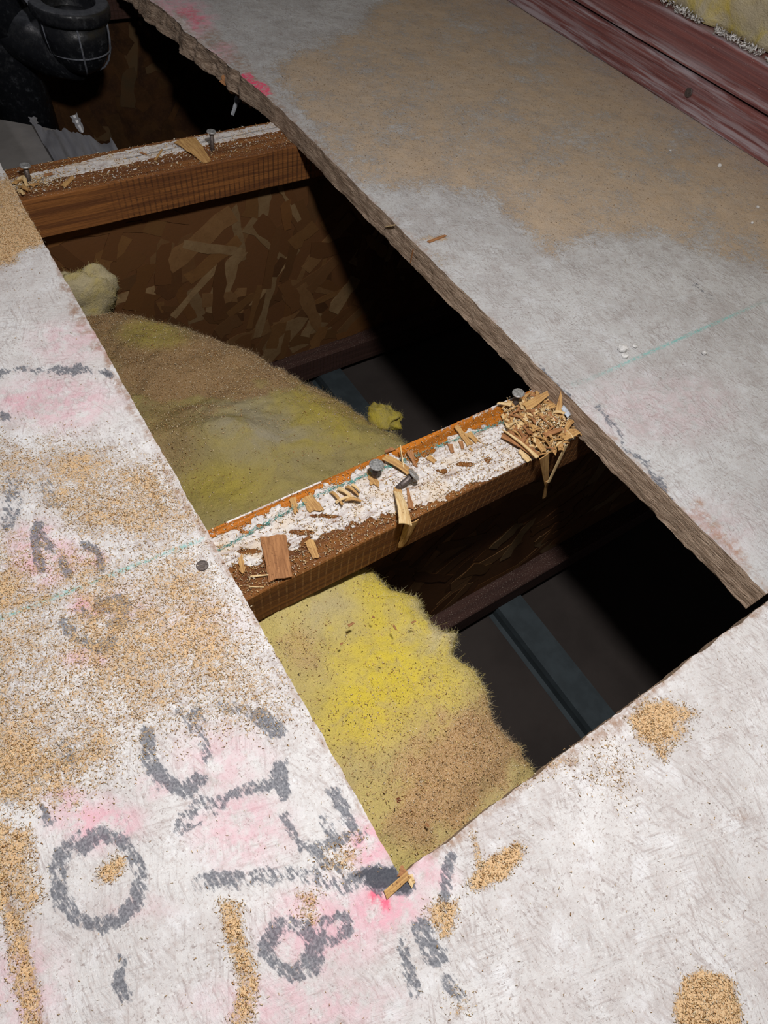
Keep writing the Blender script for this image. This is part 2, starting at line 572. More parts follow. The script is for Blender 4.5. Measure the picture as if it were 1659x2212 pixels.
PINK = [(90, 1200, 90, 80, .75), (190, 1310, 50, 24, 1.0), (190, 1205, 50, 26, .9), (120, 870, 150, 70, .6), (150, 740, 100, 60, .4), (30, 870, 40, 40, .8), (210, 1780, 120, 65, .85), (150, 1730, 70, 40, .7),
        (480, 1640, 120, 90, .4), (520, 1790, 130, 100, .55), (800, 1830, 60, 70, .95), (830, 1960, 110, 60, 1.0), (700, 2000, 150, 110, .7), (40, 2120, 110, 130, .45), (640, 2170, 260, 70, .5),
        (940, 1885, 60, 50, .65), (180, 1420, 60, 30, .6), (330, 1700, 40, 30, .5), (430, 1350, 120, 60, .2), (300, 1960, 90, 40, .25), (270, 1310, 80, 50, .3),
        (380, 12, 70, 30, .9), (430, 50, 40, 30, .9), (480, 110, 36, 24, .6), (1420, 880, 200, 90, .18), (1500, 1150, 160, 90, .15)]
DUSTP = [  # polygons (points, softness px, strength)
    ([(-300, 380), (60, 380), (100, 525), (40, 550), (-20, 590), (-300, 600)], 12, 1.3),
    ([(-200, 950), (120, 945), (250, 960), (330, 1000), (430, 1110), (400, 1160), (200, 1165), (60, 1060), (-200, 1010)], 45, .74),
    ([(-200, 1150), (420, 1190), (560, 1380), (650, 1560), (420, 1560), (300, 1620), (180, 1730), (-200, 1740)], 70, .62),
    ([(-100, 1230), (110, 1250), (140, 1330), (-100, 1345)], 24, .95),
    ([(-100, 1480), (150, 1490), (280, 1560), (240, 1640), (120, 1740), (-100, 1760)], 40, .85),
    ([(-60, 1760), (70, 1790), (100, 1930), (70, 1975), (-60, 1960)], 22, .85),
    ([(205, 1878), (255, 1848), (275, 1862), (258, 1900), (235, 1912), (195, 1908)], 14, 1.05),
    ([(475, 1940), (530, 1950), (525, 2020), (560, 2080), (545, 2230), (500, 2230), (510, 2110), (478, 2030)], 13, 1.1),
    ([(640, 1930), (690, 1925), (685, 1990), (650, 1990)], 16, .8),
    ([(700, 1830), (780, 1800), (770, 1880), (690, 1890)], 26, .62),
    ([(1352, 1545), (1400, 1508), (1440, 1515), (1500, 1545), (1490, 1590), (1430, 1632), (1385, 1600)], 14, 1.3),
    ([(1020, 1800), (1045, 1870), (1120, 1815), (1138, 1822), (1118, 1860), (1080, 1900), (1040, 1925), (1012, 1918), (1040, 1880)], 12, 1.15),
    ([(920, 1975), (945, 1940), (990, 1950), (975, 2010), (950, 2025)], 13, 1.1),
    ([(1460, 2180), (1480, 2110), (1520, 2085), (1590, 2130), (1605, 2300), (1460, 2300)], 14, 1.4),
    ([(1300, 1600), (1380, 1640), (1350, 1720), (1260, 1690)], 45, .55),
    ([(1130, 1660), (1230, 1620), (1260, 1640), (1130, 1710)], 25, .5),
    ([(980, 2140), (1030, 2150), (1010, 2200), (970, 2190)], 22, .65),
    ([(-60, 1880), (15, 1880), (80, 2110), (90, 2230), (50, 2230), (0, 1990)], 10, .95),
    # right-hand board: the big dusty field
    ([(565, 150), (620, 200), (700, 330), (790, 400), (880, 405), (960, 400), (1050, 430), (1110, 470), (1190, 545), (1290, 515), (1420, 510), (1540, 545), (1700, 590), (1700, 330), (1100, -60), (900, -60), (760, 60), (640, 110)], 26, 1.0),
    ([(640, 240), (760, 230), (1000, 300), (1250, 420), (1700, 470), (1700, 560), (1300, 500), (1090, 440), (850, 385), (720, 310)], 40, .5),
    ([(600, 190), (650, 200), (670, 260), (630, 250)], 14, .6),
    ([(920, 540), (1000, 555), (990, 575), (930, 575)], 12, .5),
    ([(900, 520), (965, 505), (968, 515), (905, 530)], 5, 1.2),
    ([(1480, 100), (1540, 110), (1500, 160)], 30, .3),
]
SCUFF = [([(120, 560), (180, 700), (240, 805), (330, 950), (420, 1120), (500, 1245)], 14, .9), ([(480, 1225), (560, 1345), (700, 1600), (860, 1885)], 7, .7),
         ([(1620, 1325), (1480, 1430), (1200, 1650), (870, 1890)], 13, .85), ([(1700, 1265), (1620, 1325)], 22, .9), ([(1330, 1560), (1200, 1660)], 22, .7),
         ([(320, 0), (575, 205), (716, 346)], 12, .6), ([(716, 346), (1058, 698), (1264, 898), (1659, 1273)], 10, .6), ([(1500, 1090), (1600, 1200)], 16, .9),
         ([(395, 30), (520, 140), (590, 230)], 26, .7), ([(640, 2060), (645, 2110)], 5, .5), ([(1600, 1760), (1612, 1770)], 14, .5)]
HOT = [([(535, 168), (572, 200)], 9, 1.2), ([(405, 28), (425, 42)], 16, .5), ([(800, 1935), (835, 1952)], 14, .8)]
CHALK = [((-0.35, .2110), (0.0436, .1925)), ((.3294, .1864), (.80, .1810))]


def floor_masks(V):
    u, v = PJ(V)
    # out of view the same weathering goes on as plain patches
    patch = .55 + .9 * (fbm(V[:, 0] * 55, V[:, 1] * 55, 47) - .5) + .9 * (fbm(V[:, 0] * 20, V[:, 1] * 20, 48) - .5) + .42
    vis = (u > -60) & (u < 1720) & (v > -60) & (v < 2270)
    wob = (fbm(V[:, 0] * 90, V[:, 1] * 90, 3) - .5)
    wob2 = (fbm(V[:, 0] * 90, V[:, 1] * 90, 9) - .5)
    uu = u + wob * 34; vv = v + wob2 * 34
    ink = np.zeros(len(V)); pink = ink.copy(); dust = ink.copy(); sc = ink.copy(); hot = ink.copy()
    for pts, wd, st in INK:
        d = seg_dist(u + wob * 24, v + wob2 * 24, pts)
        ink = np.maximum(ink, st * (1 - sst(wd * .40, wd * .98, d)))
    for b in PINK:
        pink = np.maximum(pink, blob(uu, vv, *b[:4], b[4], .3))
    for pts, so, st in DUSTP:
        dust = np.maximum(dust, st * polyd(uu, vv, pts, so))
    for pts, wd, st in SCUFF:
        sc = np.maximum(sc, st * (1 - sst(wd * .3, wd * 1.2, seg_dist(uu, vv, pts))))
    for pts, wd, st in HOT:
        hot = np.maximum(hot, st * (1 - sst(wd * .5, wd * 1.1, seg_dist(uu, vv, pts))))
    dust = dust * np.clip(patch, .45, 1.3)
    gen = sst(.5, .7, fbm(V[:, 0] * 7, V[:, 1] * 7, 40)) * .7
    dust = np.where(vis, dust, gen)
    ln = np.zeros(len(V))
    for (x0, y0), (x1, y1) in CHALK:
        yy = y0 + (V[:, 0] - x0) / (x1 - x0) * (y1 - y0)
        m_ = (V[:, 0] >= x0 - .002) & (V[:, 0] <= x1)
        ln = np.maximum(ln, m_ * (1 - sst(.0004, .0016, np.abs(V[:, 1] - yy))))
    # the narrow groove and two old cut scratches read as darker lines
    gr = (1 - sst(.0004, .0016, np.abs(V[:, 0] + .0935))) * (V[:, 1] < .13)
    sc = np.maximum(sc, gr * 1.0)
    u2 = np.zeros(len(V))
    sc = np.maximum(sc, .4 * (1 - sst(1, 4, seg_dist(u, v, [(325, 1250), (345, 1330), (400, 1480)]))))
    return np.stack([np.clip(ink, 0, 1.15), np.clip(pink, 0, 1), np.clip(dust, 0, 1.4)], 1), np.stack([np.clip(sc, 0, 1), np.clip(hot, 0, 1), ln], 1)


def axis(*segs):
    """segs: (start, end, step)"""
    out = []
    for a, b, st in segs:
        n = max(1, int(round((b - a) / st)))
        out += list(np.linspace(a, b, n + 1)[:-1])
    out.append(segs[-1][1])
    return np.array(out)


floor = empty('floor')
tag(floor, kind='structure')


def edge_wall(name, top, depth, inward, mat, parent, rows=7, rough=.0012, seed=0, under=None):
    """a broken board edge: rows of points below the top edge line, pushed in and out"""
    n = len(top)
    s = np.concatenate([[0], np.cumsum(np.linalg.norm(np.diff(top, axis=0), axis=1))])
    V = []
    for r in range(rows + 1):
        t = r / rows
        off = (fbm(s * 70, np.full(n, t * 7 + seed), seed + 3, 5) - .5) * 2.2 * rough
        off2 = (fbm(s * 700, np.full(n, t * 14 + seed), seed + 5) - .5) * rough
        o = (off + off2) * (0 if r == 0 else 1)
        P = top.copy()
        P[:, 2] -= t * depth
        ex = under(s, t, top) if under is not None else 0
        P[:, :2] += inward[None, :2] * (o + ex)[:, None] if np.ndim(o + ex) else inward[None, :2] * (o + ex)
        V.append(P)
    V = np.concatenate(V)
    idx = np.arange((rows + 1) * n).reshape(rows + 1, n)
    F = np.stack([idx[:-1, :-1], idx[1:, :-1], idx[1:, 1:], idx[:-1, 1:]], -1).reshape(-1, 4)
    return mesh_obj(name, V, F, mat, parent, smooth=False)


def strip_under(V, name, parent):
    return mesh_obj(name, V, [(3, 2, 1, 0)], M_EDGE, parent)


# ---- left and near sheet (L shaped, one sheet with the opening sawn out)
xs = axis((-.42, -.13, .012), (-.13, XL, .0014), (XL, .20, .0016), (.20, .42, .0030), (.42, .85, .008))
ys = axis((-.42, -.16, .012), (-.16, YB, .0015), (YB, .26, .0015), (.26, .66, .0030), (.66, 1.25, .02))
X, Y = np.meshgrid(xs, ys)
iL = int(np.argmin(np.abs(xs - XL))); jB = int(np.argmin(np.abs(ys - YB)))
Z = (fbm(X * 60, Y * 60, 1) - .5) * .0008
Xd = X.copy(); Yd = Y.copy()
ej = (fbm(ys * 260, ys * 0, 21) - .5) * .0013 + (fbm(ys * 30, ys * 0, 22) - .5) * .0012
Xd[jB:, iL] += ej[jB:]
ei = (fbm(xs * 70, xs * 0, 23, 5) - .5) * .0024 + (fbm(xs * 700, xs * 0, 24) - .5) * .0010
Yd[jB, iL + 1:] += ei[iL + 1:]
Z -= .0007 * np.exp(-((X + .0935) / .0011) ** 2) * (Y < .14)
V = np.stack([Xd, Yd, Z], -1).reshape(-1, 3)
idx = np.arange(X.size).reshape(X.shape)
F = np.stack([idx[:-1, :-1], idx[:-1, 1:], idx[1:, 1:], idx[1:, :-1]], -1)
keep = np.ones(F.shape[:2], bool)
keep[jB:, iL:] = False
F = F[keep]
used = np.zeros(len(V), bool); used[F.ravel()] = True
rm = np.cumsum(used) - 1
F = rm[F]; Vu = V[used]
m1, m2 = floor_masks(Vu)
panelA = mesh_obj('subfloor_sheet', Vu, F, M_TOP, floor, smooth=True, cols={'mask': m1, 'mask2': m2})
tag(panelA, 'whitewashed subfloor sheet left of and below the opening, with worn black letters')
topL = V[idx[jB:, iL]][::-1]
edge_wall('sawn_edge', topL, T, np.array([-1, 0, 0]), M_EDGE, panelA, rough=.0006, seed=4)
topB = V[idx[jB, iL:]]
edge_wall('sawn_edge', topB, T, np.array([0, -1, 0]), M_EDGE, panelA, rough=.0006, seed=8)
mb = MB()
mb.add([(-.42, YB, -T), (XL, YB, -T), (XL, 1.25, -T), (-.42, 1.25, -T)], [(3, 2, 1, 0)])
mb.add([(-.42, -.42, -T), (.85, -.42, -T), (.85, YB, -T), (-.42, YB, -T)], [(3, 2, 1, 0)])
mb.build('sheet_underside', M_EDGE, panelA)


# ---- right-hand sheet
def xedge(y):
    y = np.asarray(y, float)
    base = XR + (fbm(y * 120, y * 0, 31) - .5) * .0018
    back = np.interp(y, [0, .62, .66, .70, .76, .84, .92, 1.3], [0, 0, -.001, -.006, -.012, -.018, -.026, -.05])
    rag = (fbm(y * 45, y * 0, 33, 6) - .5) * .012 * sst(.64, .72, y)
    return base + back + rag


ys2 = axis((-.0022, .70, .0026), (.70, 1.25, .0036))
ss = np.concatenate([axis((0, .25, .0045), (.25, 1.0, .0075))])
SS, YY = np.meshgrid(ss, ys2)
XE = xedge(YY)
X = XE + SS * (.80 - XE)
Z = (fbm(X * 60, YY * 60, 2) - .5) * .0008
V = np.stack([X, YY, Z], -1)
idx = np.arange(X.size).reshape(X.shape)
F = np.stack([idx[:-1, :-1], idx[:-1, 1:], idx[1:, 1:], idx[1:, :-1]], -1).reshape(-1, 4)
Vf = V.reshape(-1, 3)
m1, m2 = floor_masks(Vf)
panelB = mesh_obj('subfloor_sheet', Vf, F, M_TOP, floor, smooth=True, cols={'mask': m1, 'mask2': m2})
tag(panelB, 'dusty whitewashed subfloor sheet right of the opening with a thick raw edge')


def under(s, t, top):
    y = top[:, 1]
    return -sst(.66, .72, y) * (fbm(y * 26, y * 0 + t * 2, 51, 6) * .013 * t ** 1.4 + (fbm(y * 200, y * 0 + t * 9, 52, 4) - .5) * .005) * (y > .66)


edge_wall('raw_edge', V[:, 0][::-1], T, np.array([1, 0, 0]), M_EDGE, panelB, rows=9, rough=.0012, seed=12, under=under)
edge_wall('raw_edge', V[0, :], T, np.array([0, 1, 0]), M_EDGE, panelB, rows=4, rough=.0006, seed=15)
MBu = MB()
MBu.add([(XR + .001, 0, -T), (.80, 0, -T), (.80, 1.25, -T), (XR - .03, 1.25, -T), (XR + .001, .64, -T)], [(4, 3, 2, 1, 0)])
MBu.build('sheet_underside', M_EDGE, panelB)

# =================================================================== JOISTS
TINTS = np.array([(.22, .105, .035), (.16, .070, .024), (.27, .14, .055), (.12, .050, .018), (.20, .085, .026), (.33, .21, .10), (.14, .058, .02), (.17, .08, .03)])


def strands(name, y, z0, z1, x0, x1, n, parent, face=-1, seed=1):
    rg = np.random.default_rng(seed)
    V = []; F = []; C = []
    for i in range(n):
        L = rg.uniform(.030, .095); W = rg.uniform(.009, .028)
        a = rg.normal(0, .9) + 1.2
        cx = rg.uniform(x0, x1); cz = rg.uniform(z0, z1)
        k = 5
        top = [(-L / 2 + L * j / k, W / 2 * rg.uniform(.55, 1.1)) for j in range(k + 1)]
        bot = [(L / 2 - L * j / k, -W / 2 * rg.uniform(.55, 1.1)) for j in range(k + 1)]
        if rg.random() < .5: top[-1] = (L / 2 * .9, W * .1)
        pr = top + bot
        off = .0002 + .0010 * rg.random()
        b = len(V)
        m = len(pr)
        ok = True
        for px, pz in pr:
            X_ = cx + px * math.cos(a) - pz * math.sin(a); Z_ = cz + px * math.sin(a) + pz * math.cos(a)
            V.append((X_, y + face * off, min(max(Z_, z0), z1)))
        for px, pz in pr:
            X_ = cx + px * math.cos(a) - pz * math.sin(a); Z_ = cz + px * math.sin(a) + pz * math.cos(a)
            V.append((X_, y + face * .00005, min(max(Z_, z0), z1)))
        F.append(tuple(range(b, b + m)) if face > 0 else tuple(range(b, b + m)))
        for j in range(m):
            F.append((b + j, b + (j + 1) % m, b + m + (j + 1) % m, b + m + j))
        c = TINTS[rg.integers(len(TINTS))] * rg.uniform(.7, 1.2) * (.28 if seed == 3 else .78)  # rear joist strands dimmed: the dark of its bay is in the tint
        C += [c] * (2 * m)
    o = mesh_obj(name, V, F, M_STRAND, parent, cols={'tint': np.array(C)})
    o['kind'] = 'stuff'
    return o


ZT = -T - .0002                    # joist top
FH = .0365                         # flange height
ZB = -.360                         # underside of bottom flange


def joist(yn, label, mfl, top_mask=None, x0=-.45, x1=1.25, fine=(.035, .345), nstr=300, seed=1):
    yf = yn + .0530
    j = empty('floor_joist', (.4, yn + .0265, ZB))
    tag(j, label, 'joist')
    # top flange, its upper face finely divided
    xsf = axis((x0, fine[0], .05), (fine[0], fine[1], .0012), (fine[1], x1, .05))
    ysf = axis((yn, yf, .0012 if top_mask else .01))
    X, Y = np.meshgrid(xsf, ysf)
    Vt = np.stack([X, Y, np.full(X.shape, ZT)], -1).reshape(-1, 3)
    mask = np.zeros((len(Vt), 3))
    if top_mask:
        mask = top_mask(Vt)
        h = sst(.35, .6, mask[:, 0] + (fbm(Vt[:, 0] * 500, Vt[:, 1] * 500, 5) - .5) * .6)
        Vt[:, 2] += h * (.0004 + .0005 * fbm(Vt[:, 0] * 300, Vt[:, 1] * 450, 6)) - .0005 * fbm(Vt[:, 0] * 40, Vt[:, 1] * 300, 7)
    ny, nx = X.shape
    idx = np.arange(ny * nx).reshape(ny, nx)
    F = [tuple(q) for q in np.stack([idx[:-1, :-1], idx[:-1, 1:], idx[1:, 1:], idx[1:, :-1]], -1).reshape(-1, 4)]
    Vl = [tuple(p) for p in Vt]; Ml = list(mask)
    # rounded arris then front and back faces
    base = len(Vl)
    rows = [(yn, -.0), (yn - .0006, -.0012), (yn - .0006, -FH + .0008), (yn, -FH), (yf, -FH), (yf + .0006, -FH + .0008), (yf + .0006, -.0012)]
    ring = []
    for ri, (yy, dz) in enumerate(rows[1:]):
        ids = []
        for xi in xsf:
            wob = (vnoise(xi * 60, ri * 3.3, 3) - .5) * .0006
            Vl.append((xi, yy + wob, ZT + dz)); Ml.append((0, 0, 0)); ids.append(len(Vl) - 1)
        ring.append(ids)
    prev = list(idx[0])
    for ids in ring:
        for a in range(nx - 1):
            F.append((prev[a], ids[a], ids[a + 1], prev[a + 1]))
        prev = ids
    last = list(idx[-1])
    for a in range(nx - 1):
        F.append((prev[a], last[a], last[a + 1], prev[a + 1]))
    mesh_obj('top_flange', Vl, F, mfl, j, cols={'mask': np.array(Ml)})
    wy0 = yn + .0215; wy1 = yn + .0315
    w_ = MB(); w_.box((x0, wy0, ZB + FH - .004), (x1, wy1, ZT - FH + .004))
    web = mesh_obj('web', w_.V, w_.F, M_STRAND, j, cols={'tint': np.tile((.13, .055, .02) if seed != 3 else (.035, .015, .007), (8, 1))})  # rear web tint carries the painted shade too
    strands('strand', wy0, ZB + FH + .0005, ZT - FH - .0005, -.02 if seed != 3 else -.25, .95, nstr, web, -1, seed)
    b = MB(); b.box((x0, yn, ZB), (x1, yf, ZB + FH), .001)
    mesh_obj('bottom_flange', b.V, b.F, M_FLB, j, cols={'mask': np.zeros((len(b.V), 3))})
    return j


WHITE2 = [(440, 1200), (452, 1163), (520, 1140), (570, 1112), (600, 1092), (640, 1096), (700, 1048), (740, 1040), (790, 1010), (850, 985), (900, 1000), (960, 960), (1000, 935), (1080, 915), (1240, 850),
          (1260, 930), (1180, 990), (1130, 1000), (1060, 1035), (1000, 1052), (940, 1085), (880, 1100), (800, 1115), (740, 1140), (680, 1160), (600, 1190), (560, 1215), (500, 1222), (470, 1225)]


def mask2(V):
    u, v = PJ(V)
    x = V[:, 0]; y = V[:, 1]
    n = (fbm(x * 250, y * 250, 61) - .5)
    wht = polyd(u + n * 26, v + n * 26, WHITE2, 9)
    # patches above the line
    for pts in ([(575, 1110), (600, 1095), (640, 1100), (650, 1075), (690, 1078), (715, 1050), (700, 1095), (640, 1130), (590, 1140)], [(840, 1000), (860, 990), (870, 1010), (850, 1020)]):
        wht = np.maximum(wht, polyd(u + n * 10, v + n * 10, pts, 4))
    # dusty, half worn parts of the white
    wht -= .35 * blob(u, v, 690, 1130, 110, 40, 1, .2) * (vnoise(x * 60, y * 700, 62))
    for cu, cv, ru, rv in ((1003, 1003, 22, 7), (1054, 993, 8, 8), (955, 1018, 14, 5), (600, 1175, 30, 8), (540, 1192, 30, 8), (530, 1150, 14, 5), (650, 1150, 30, 6), (700, 1115, 34, 5), (565, 1135, 16, 4)):
        wht -= 1.0 * blob(u + n * 8, v + n * 8, cu, cv, ru, rv, 1, .6)
    # thin white lip along the far arris
    lip = (1 - sst(.0004, .0012, np.abs(y - .2095))) * sst(.45, .55, fbm(x * 35, y * 0, 63)) * .9
    lip = np.maximum(lip, sst(.19, .24, x) * (1 - sst(.002, .0055, np.abs(y - .210))) * .38)
    wht = np.maximum(wht, lip)
    orange = sst(.1885, .1915, y) * sst(.0, .06, x + .05)
    line = np.zeros(len(V))
    return np.stack([np.clip(wht, 0, 1), orange, line], 1)


BEAD = [(-.05, .617, .609), (.077, .6302, .6110), (.0897, .6300, .6147), (.1433, .6379, .6155), (.2324, .6447, .6228), (.3131, .6440, .6248), (.36, .6440, .6258)]


def mask1(V):
    x = V[:, 0]; y = V[:, 1]
    b = np.array(BEAD)
    yf = np.minimum(np.interp(x, b[:, 0], b[:, 1]), .6405); yn = np.interp(x, b[:, 0], b[:, 2])
    n = (fbm(x * 300, y * 300, 71) - .5)
    w_ = np.clip(.5 + (np.minimum(yf - y, y - yn) + n * .004) / .0016, 0, 1)
    # fine splatter toward the near arris
    sp = sst(.66, .74, fbm(x * 700, y * 700, 72)) * (y < yn) * (y > yn - .012)
    ym = yn + (yf - yn) * .36
    groove = (1 - sst(.0003, .0010, np.abs(y - ym))) * sst(.3, .5, fbm(x * 30, y * 0, 74))
    w_ = np.maximum(w_ - groove * .2, sp)
    near = sst(.595, .600, y) * 0
    return np.stack([np.clip(w_, 0, 1), near, groove * w_], 1)


J2 = .1568; J1 = .5910
joist(J2, 'middle floor joist across the opening, orange-brown top crusted with white', M_FL2, mask2, seed=2)
joist(J1, 'far floor joist with a bead of white adhesive along its top', M_FL1, mask1, fine=(.02, .36), seed=1, nstr=360)
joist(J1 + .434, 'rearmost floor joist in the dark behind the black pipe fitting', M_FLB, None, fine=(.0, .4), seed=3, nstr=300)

# teal snapped line over the crust, as loose dyed fibres
rg = np.random.default_rng(5)


def fibre_mesh(P, D, Lm, Wd, bend, tint, rg, segs=3, sag=0.0):
    """ribbons from points P along D; returns V,F,C"""
    n = len(P)
    L = Lm
    side = np.cross(D, rg.normal(size=(n, 3))); side /= np.linalg.norm(side, axis=1)[:, None] + 1e-9
    cur = np.cross(D, side)
    V = np.zeros((n, (segs + 1) * 2, 3))
    for k in range(segs + 1):
        t = k / segs
        c = P + D * (L * t)[:, None] + cur * (bend * L * t * t)[:, None]
        c[:, 2] -= sag * L * t * t
        ww = (Wd * (1 - .6 * t))[:, None] * side
        V[:, 2 * k] = c - ww; V[:, 2 * k + 1] = c + ww
    base = (np.arange(n) * (segs + 1) * 2)[:, None]
    q = np.concatenate([np.array([[2 * k, 2 * k + 1, 2 * k + 3, 2 * k + 2]]) for k in range(segs)])
    F = (base[:, :, None] + q[None]).reshape(-1, 4)
    C = np.repeat(tint, (segs + 1) * 2, axis=0)
    return V.reshape(-1, 3), F, C


n = 900
x = rg.uniform(.045, .30, n)
y = np.interp(x, [.0436, .1239, .2386, .33], [.1925, .2002, .1959, .1885]) + rg.normal(0, .0007, n)
P = np.stack([x, y, np.full(n, ZT + .0014)], 1)
D = np.stack([rg.normal(0, 1, n) + .5, rg.normal(0, .5, n), rg.uniform(0, .3, n)], 1); D /= np.linalg.norm(D, axis=1)[:, None]
tint = np.array([(.10, .33, .30)]) * rg.uniform(.6, 1.4, (n, 1))
Vv, Ff, Cc = fibre_mesh(P, D, rg.uniform(.001, .0035, n), np.full(n, .00016), rg.normal(0, .3, n), tint, rg, 2)
o = mesh_obj('chalk_line', Vv, Ff, M_GRAIN, cols={'tint': Cc})
tag(o, 'snapped teal chalk line along the top of the middle joist', 'chalk line', kind='stuff')

# =================================================================== CEILING below and furring strip
cm = Mat('shade_darkened_drywall', .9, .1)  # drywall back, the shade of the cavity put into its colour
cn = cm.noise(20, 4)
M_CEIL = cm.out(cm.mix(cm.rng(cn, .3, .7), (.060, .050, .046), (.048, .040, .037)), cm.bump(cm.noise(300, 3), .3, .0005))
ZC = -.377
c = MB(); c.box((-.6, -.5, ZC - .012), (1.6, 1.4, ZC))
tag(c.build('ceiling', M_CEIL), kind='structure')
sm = flat_mat('blue_grey_metal', (.055, .072, .082), .6, .12, 60, .4, .1)
s_ = MB()
prof = [(.348, ZC), (.354, ZC), (.3545, ZC + .010), (.3565, ZC + .0165), (.392, ZC + .0165), (.394, ZC + .010), (.3945, ZC), (.401, ZC)]
V = [(px, yy, pz + .0004) for yy in (-.45, 1.3) for px, pz in prof]
V += [(px, yy, pz - .0006) for yy in (-.45, 1.3) for px, pz in prof]
k = len(prof)
F = []
for i in range(k - 1):
    F.append((i, i + 1, k + i + 1, k + i)); F.append((2 * k + i, 3 * k + i, 3 * k + i + 1, 2 * k + i + 1))
s_.add(V, F)
fur = s_.build('furring_channel', sm)
tag(fur, 'blue-grey metal furring channel on the ceiling back below the joists', 'channel')

# =================================================================== WALL at the right: two stacked bottom plates
pm = Mat('red_brown_plate', .8, .2)
g = pm.noise(1.0, 4, .6, pm.mapping((120, 6, 330)), .3)
g2 = pm.noise(1.0, 3, .6, pm.mapping((200, 12, 900)))
pz = pm.sep(pm.pos)[2]
cc = pm.mix(pm.rng(g, .35, .65), (.155, .058, .055), (.23, .085, .075))
cc = pm.mix(pm.rng(g2, .5, .7, 0, .6), cc, (.08, .03, .03))
wash = pm.math('MULTIPLY', pm.rng(pm.noise(1.0, 4, .65, pm.mapping((60, 9, 230))), .40, .62), pm.attr('mask')[0])
cc = pm.mix(wash, cc, (.40, .33, .35))
cc = pm.mix(pm.rng(pm.noise(700, 3), .66, .74, 0, .6), cc, (.55, .45, .42))
M_PLATE = pm.out(cc, pm.bump(pm.math('ADD', g, g2), .4, .0008))
wall = empty('wall_right', (.764, .4, 0)); tag(wall, kind='structure')


def plate(z0, z1, x0, lo, hi, lbl, seed):
    ysp = axis((-.35, 1.35, .01))
    pr = [(x0 + .089, z0), (x0, z0), (x0 - .0002, z0 + .002), (x0, z0 + (z1 - z0) * .33), (x0, z0 + (z1 - z0) * .66), (x0, z1 - .003), (x0 + .002, z1 - .0006), (x0 + .006, z1), (x0 + .089, z1)]
    wv = [0, 1, 1, .8 * lo, .2 * lo, .9 * hi, 1, .8, .5]
    V = []; C = []
    for yy in ysp:
        for (px, pz_), w_ in zip(pr, wv):
            V.append((px + (vnoise(yy * 40, pz_ * 300, seed) - .5) * .0008, yy, pz_)); C.append((w_, 0, 0))
    k = len(pr); F = []
    for i in range(len(ysp) - 1):
        for q in range(k - 1):
            F.append((i * k + q, (i + 1) * k + q, (i + 1) * k + q + 1, i * k + q + 1))
    o = mesh_obj('bottom_plate', V, F, M_PLATE, wall, cols={'mask': np.array(C)})
    tag(o, lbl)


plate(.0008, .0365, .764, 1.0, .9, 'lower wall plate, washed pale at its foot', 3)
plate(.0395, .0755, .7645, .15, .25, 'upper wall plate, plain red-brown', 7)
mb = MB(); mb.box((.770, -.35, .0366), (.85, 1.35, .0394)); mb.build('joint_shadow_gap', flat_mat('dark_gap', (.02, .015, .015)), wall)
back = MB(); back.box((.855, -.35, 0), (.870, 1.35, .75)); back.build('wall_sheathing', M_EDGE, wall)


def grains(P, sz, rg, pal, flat=.35):
    """tiny splinters: four-sided tetra-like slivers"""
    n = len(P)
    D = rg.normal(size=(n, 3)); D[:, 2] *= flat; D /= np.linalg.norm(D, axis=1)[:, None]
    s = np.cross(D, rg.normal(size=(n, 3))); s /= np.linalg.norm(s, axis=1)[:, None] + 1e-9
    t = np.cross(D, s)
    L = (sz * rg.uniform(.5, 1.6, n))[:, None]; W = L * rg.uniform(.16, .45, n)[:, None]
    V = np.stack([P - D * L / 2 + s * W / 2, P - D * L / 2 - s * W / 2, P + D * L / 2 + t * W / 2, P + D * L / 2 - t * W / 2], 1)
    V[..., 2] += (W * .3)
    b = (np.arange(n) * 4)[:, None, None]
    F = (b + np.array([[0, 2, 1], [0, 3, 2], [1, 2, 3], [0, 1, 3]])[None]).reshape(-1, 3)
    C = np.repeat(pal[rg.integers(len(pal), size=n)] * rg.uniform(.75, 1.2, (n, 1)), 4, axis=0)
    return V.reshape(-1, 3), F, C


PAL_TAN = np.array([(.68, .47, .24), (.56, .34, .14), (.78, .62, .40), (.42, .22, .09), (.74, .55, .31), (.85, .74, .55), (.62, .40, .18)])
PAL_GREY = np.array([(.50, .40, .28), (.42, .31, .20), (.62, .54, .44), (.32, .22, .14)])

# white foam crumbs along the top arris of the plate
n = 2600
y = rg.uniform(.25, 1.2, n)
P = np.stack([.7665 + np.abs(rg.normal(0, .006, n)), y, .0765 + rg.uniform(0, .004, n)], 1)
P = P[fbm(P[:, 1] * 60, P[:, 1] * 0, 5) > .36]
Vv, Ff, Cc = grains(P, np.full(len(P), .0045), rg, np.array([(.78, .77, .77), (.66, .64, .62), (.5, .46, .42)]), 1.0)
Vv[:, 2] = np.maximum(Vv[:, 2], .0757)
o = mesh_obj('crumbs', Vv, Ff, M_GRAIN, cols={'tint': Cc})
tag(o, 'pale crumbs strewn along the top of the wall plate', 'crumbs', kind='stuff')

